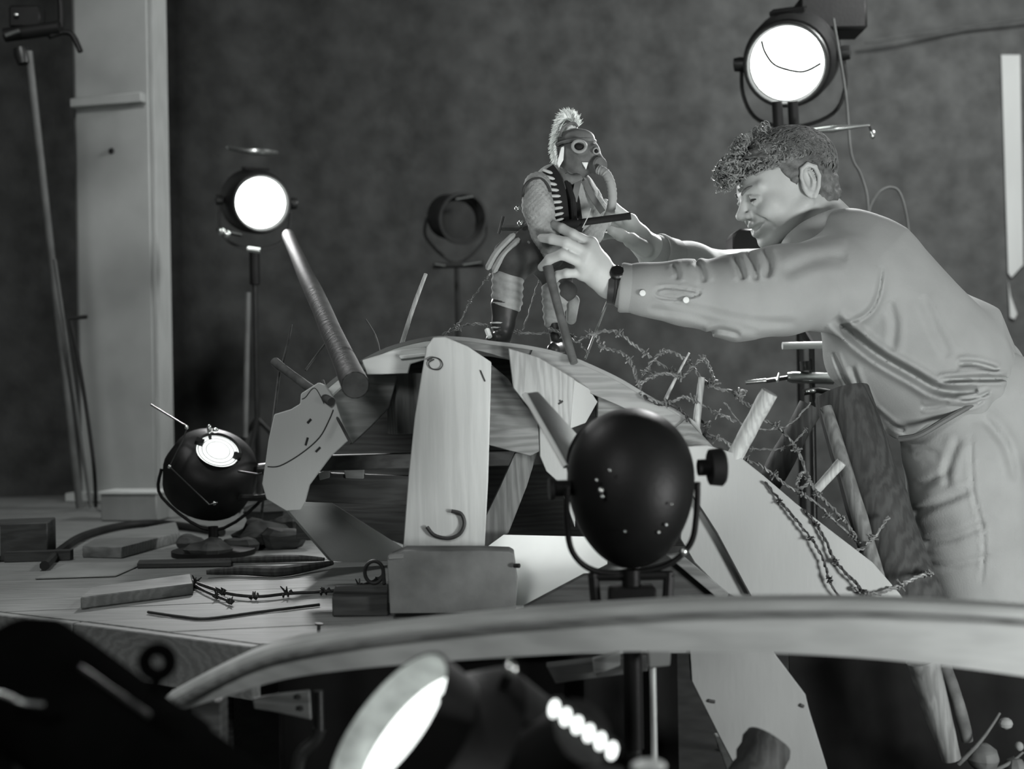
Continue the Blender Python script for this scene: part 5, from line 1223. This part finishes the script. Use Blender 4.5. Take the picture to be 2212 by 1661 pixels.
    sh.post.append(fold_lines(FL, 2.62))
    w0 = np.array(tuple(P(1935, 950, 2.62)), np.float32); w1 = np.array(tuple(P(2190, 812, 2.62)), np.float32); ew = (w1-w0)/np.linalg.norm(w1-w0)
    nw = np.cross(ew, np.array([0, 1, 0], np.float32)); nw = nw if nw[2] > 0 else -nw
    def fold(X, d):
        s_ = (X-w0)@ew; t_ = (X-w0)@nw
        return d+.0030*np.sin(s_*150+2.5*np.sin(s_*24)+X[:, 1]*60+t_*18)*np.exp(-np.clip(t_, 0, 1)/.028)+.0024*wob(X, 26)+.0007*wob(X, 75, 1.0)
    sh.post.append(fold)
    st = sdf_object('shirt', sh, .0038, M_SHIRT, root)
    def seam(pts, r=.0012, mat=M_WAIST, nm='seam'): return MB().tube(spline(pxpath(pts), 6), r, 6).build(nm, mat, st)
    # collar
    an = (P(1870, 610, 2.62)-P(1770, 490, 2.62)).normalized()
    ring = pxpath([(1686, 538, 2.55), (1702, 514, 2.515), (1735, 486, 2.50), (1775, 466, 2.515), (1808, 454, 2.56), (1822, 452, 2.62), (1808, 456, 2.68), (1775, 470, 2.725), (1735, 492, 2.74), (1702, 520, 2.71), (1686, 540, 2.64)])
    tmp = spline(ring+[ring[0]], 4)[:-1]; n = len(tmp); cc = sum(tmp, V((0, 0, 0)))/n; mc_ = MB()
    for (da, dr) in ((.040, 1.20), (.012, 1.10), (-.004, 1.03), (-.006, .98), (.004, .95), (.035, .97)):
        for q in tmp: mc_.v.append(cc+(q-cc)*dr+an*da)
    for k in range(5):
        for i in range(n): mc_.f.append((k*n+i, k*n+(i+1) % n, (k+1)*n+(i+1) % n, (k+1)*n+i))
    mc_.build('collar', M_SHIRT, st, sharp=80)
    # cuffs
    def cuff(c, ax, r, ln, nm='cuff'):
        return MB().lathe(c, ax, [(0, r*.90), (-.001, r*1.02), (.003, r*1.06), (ln*.5, r*1.02), (ln, r*1.05), (ln, r*.95)], 36, (False, False)).build(nm, M_SHIRT, st, sharp=70)
    ca = (P(1400, 626, 2.372)-P(1340, 621, 2.376)).normalized()
    cuff(P(1340, 621, 2.376), ca, .0450, .052); fa = (P(1490, 574, 2.69)-P(1418, 548, 2.63)).normalized(); cuff(P(1418, 549, 2.632), fa, .043, .045)
    for x, y, d in ((1388, 633, 2.3195), (1482, 648, 2.3055)): MB().lathe(P(x, y, d), -CF, [(-.004, .0058), (0, .0062), (.0016, .0055), (.002, .001)], 16).build('button', M_SHIRTD, st)
    # trousers
    tq = SDF(); T = tq.group()
    for s in (-1, 1): rc(T, P(2040, 905, 2.62+s*.06), P(2150, 862, 2.62+s*.06), .085, .10, .04)
    for x, d in ((2082, 2.555), (2112, 2.725)):
        kn = P(x+58, 1330, d-.02); an_ = V((kn.x+.02, kn.y+.03, .10))
        path(T, [P(x, 985, d), P(x+18, 1100, d-.01), kn, an_], [.118, .112, .098, .082], k=.04)
    el(T, P(2150, 930, 2.64), (.15, .15, .13), k=.05)
    tq.post.append(fold_lines([([(1975, 985), (2000, 975), (2030, 985)], 8, .004), ([(2072, 945), (2050, 1000), (2045, 1050)], 9, .005), ([(1962, 1112), (2030, 1085), (2100, 1055)], 9, .006), ([(1982, 1172), (2060, 1160), (2130, 1130)], 9, .006),
      ([(1975, 1050), (2010, 1040), (2050, 1010)], 9, .005), ([(2098, 935), (2102, 1060), (2125, 1160), (2120, 1260)], 4, .004), ([(2000, 1225), (2060, 1220), (2140, 1200)], 8, .004), ([(2120, 900), (2170, 960), (2190, 1040)], 10, .006)], 2.64))
    tq.post.append(lambda X, d: d+.004*wob(X, 26, 2.0)+.0015*wob(X, 70)); ts = sdf_object('trousers', tq, .006, M_TROU, root)
    MB().tube(spline(pxpath([(1942, 948, 2.475), (1985, 940, 2.455), (2040, 908, 2.45), (2100, 874, 2.455), (2165, 842, 2.50)]), 5), .006, 8).build('waist_shade', M_WAIST, ts)  # dark tube standing in for the shadow line under the blouse
    # wristwatch
    wc = P(1331, 617, 2.375); t = V((0, 0, 0)); wa = ca; _, ua, ub = frame(wa)
    wt = MB().tube([wc+(ua*math.cos(a)+ub*math.sin(a))*.0350 for a in [i*2*math.pi/36 for i in range(36)]], .004, 8, closed=True)
    wt.lathe(wc-wa*.011, wa, [(-.004, .0325), (-.004, .0365), (.026, .0375), (.026, .0325)], 36, (False, False)); ws = wt.build('watch_strap', M_LEATH, root)
    dp = wc+(-CF*.8+CU*.55).normalized()*.036; dn = (-CF*.8+CU*.55).normalized()
    MB().lathe(dp, dn, [(-.003, .015), (.005, .0155), (.008, .013), (.008, .001)], 24).build('watch_case', M_DARKM, ws)
    MB().lathe(dp+dn*.0082, dn, [(0, .0115), (.0008, .011), (.001, .001)], 24).build('watch_glass', M_BLACK, ws)
    MB().tube([dp-ub*.012-CU*.013+dn*.002, dp+wa*.011-CU*.014+dn*.002], .002, 6).build('lug', M_STEEL, ws)
    # shoes
    for x, d in ((2082, 2.555), (2112, 2.725)):
        kn = P(x+58, 1330, d-.02); an_ = V((kn.x+.02, kn.y+.03, .0))
        s = SDF(); G1 = s.group(); rc(G1, an_+V((.02, 0, .05)), an_+V((-.15, -.02, .036)), .048, .038, .02); rc(G1, an_+V((0, 0, .06)), an_+V((0, 0, .12)), .046, .046, .02)
        s.post.append(lambda X, dd: np.maximum(dd, .002-X[:, 2])); sdf_object('shoe', s, .006, M_BOOT, root)
person()
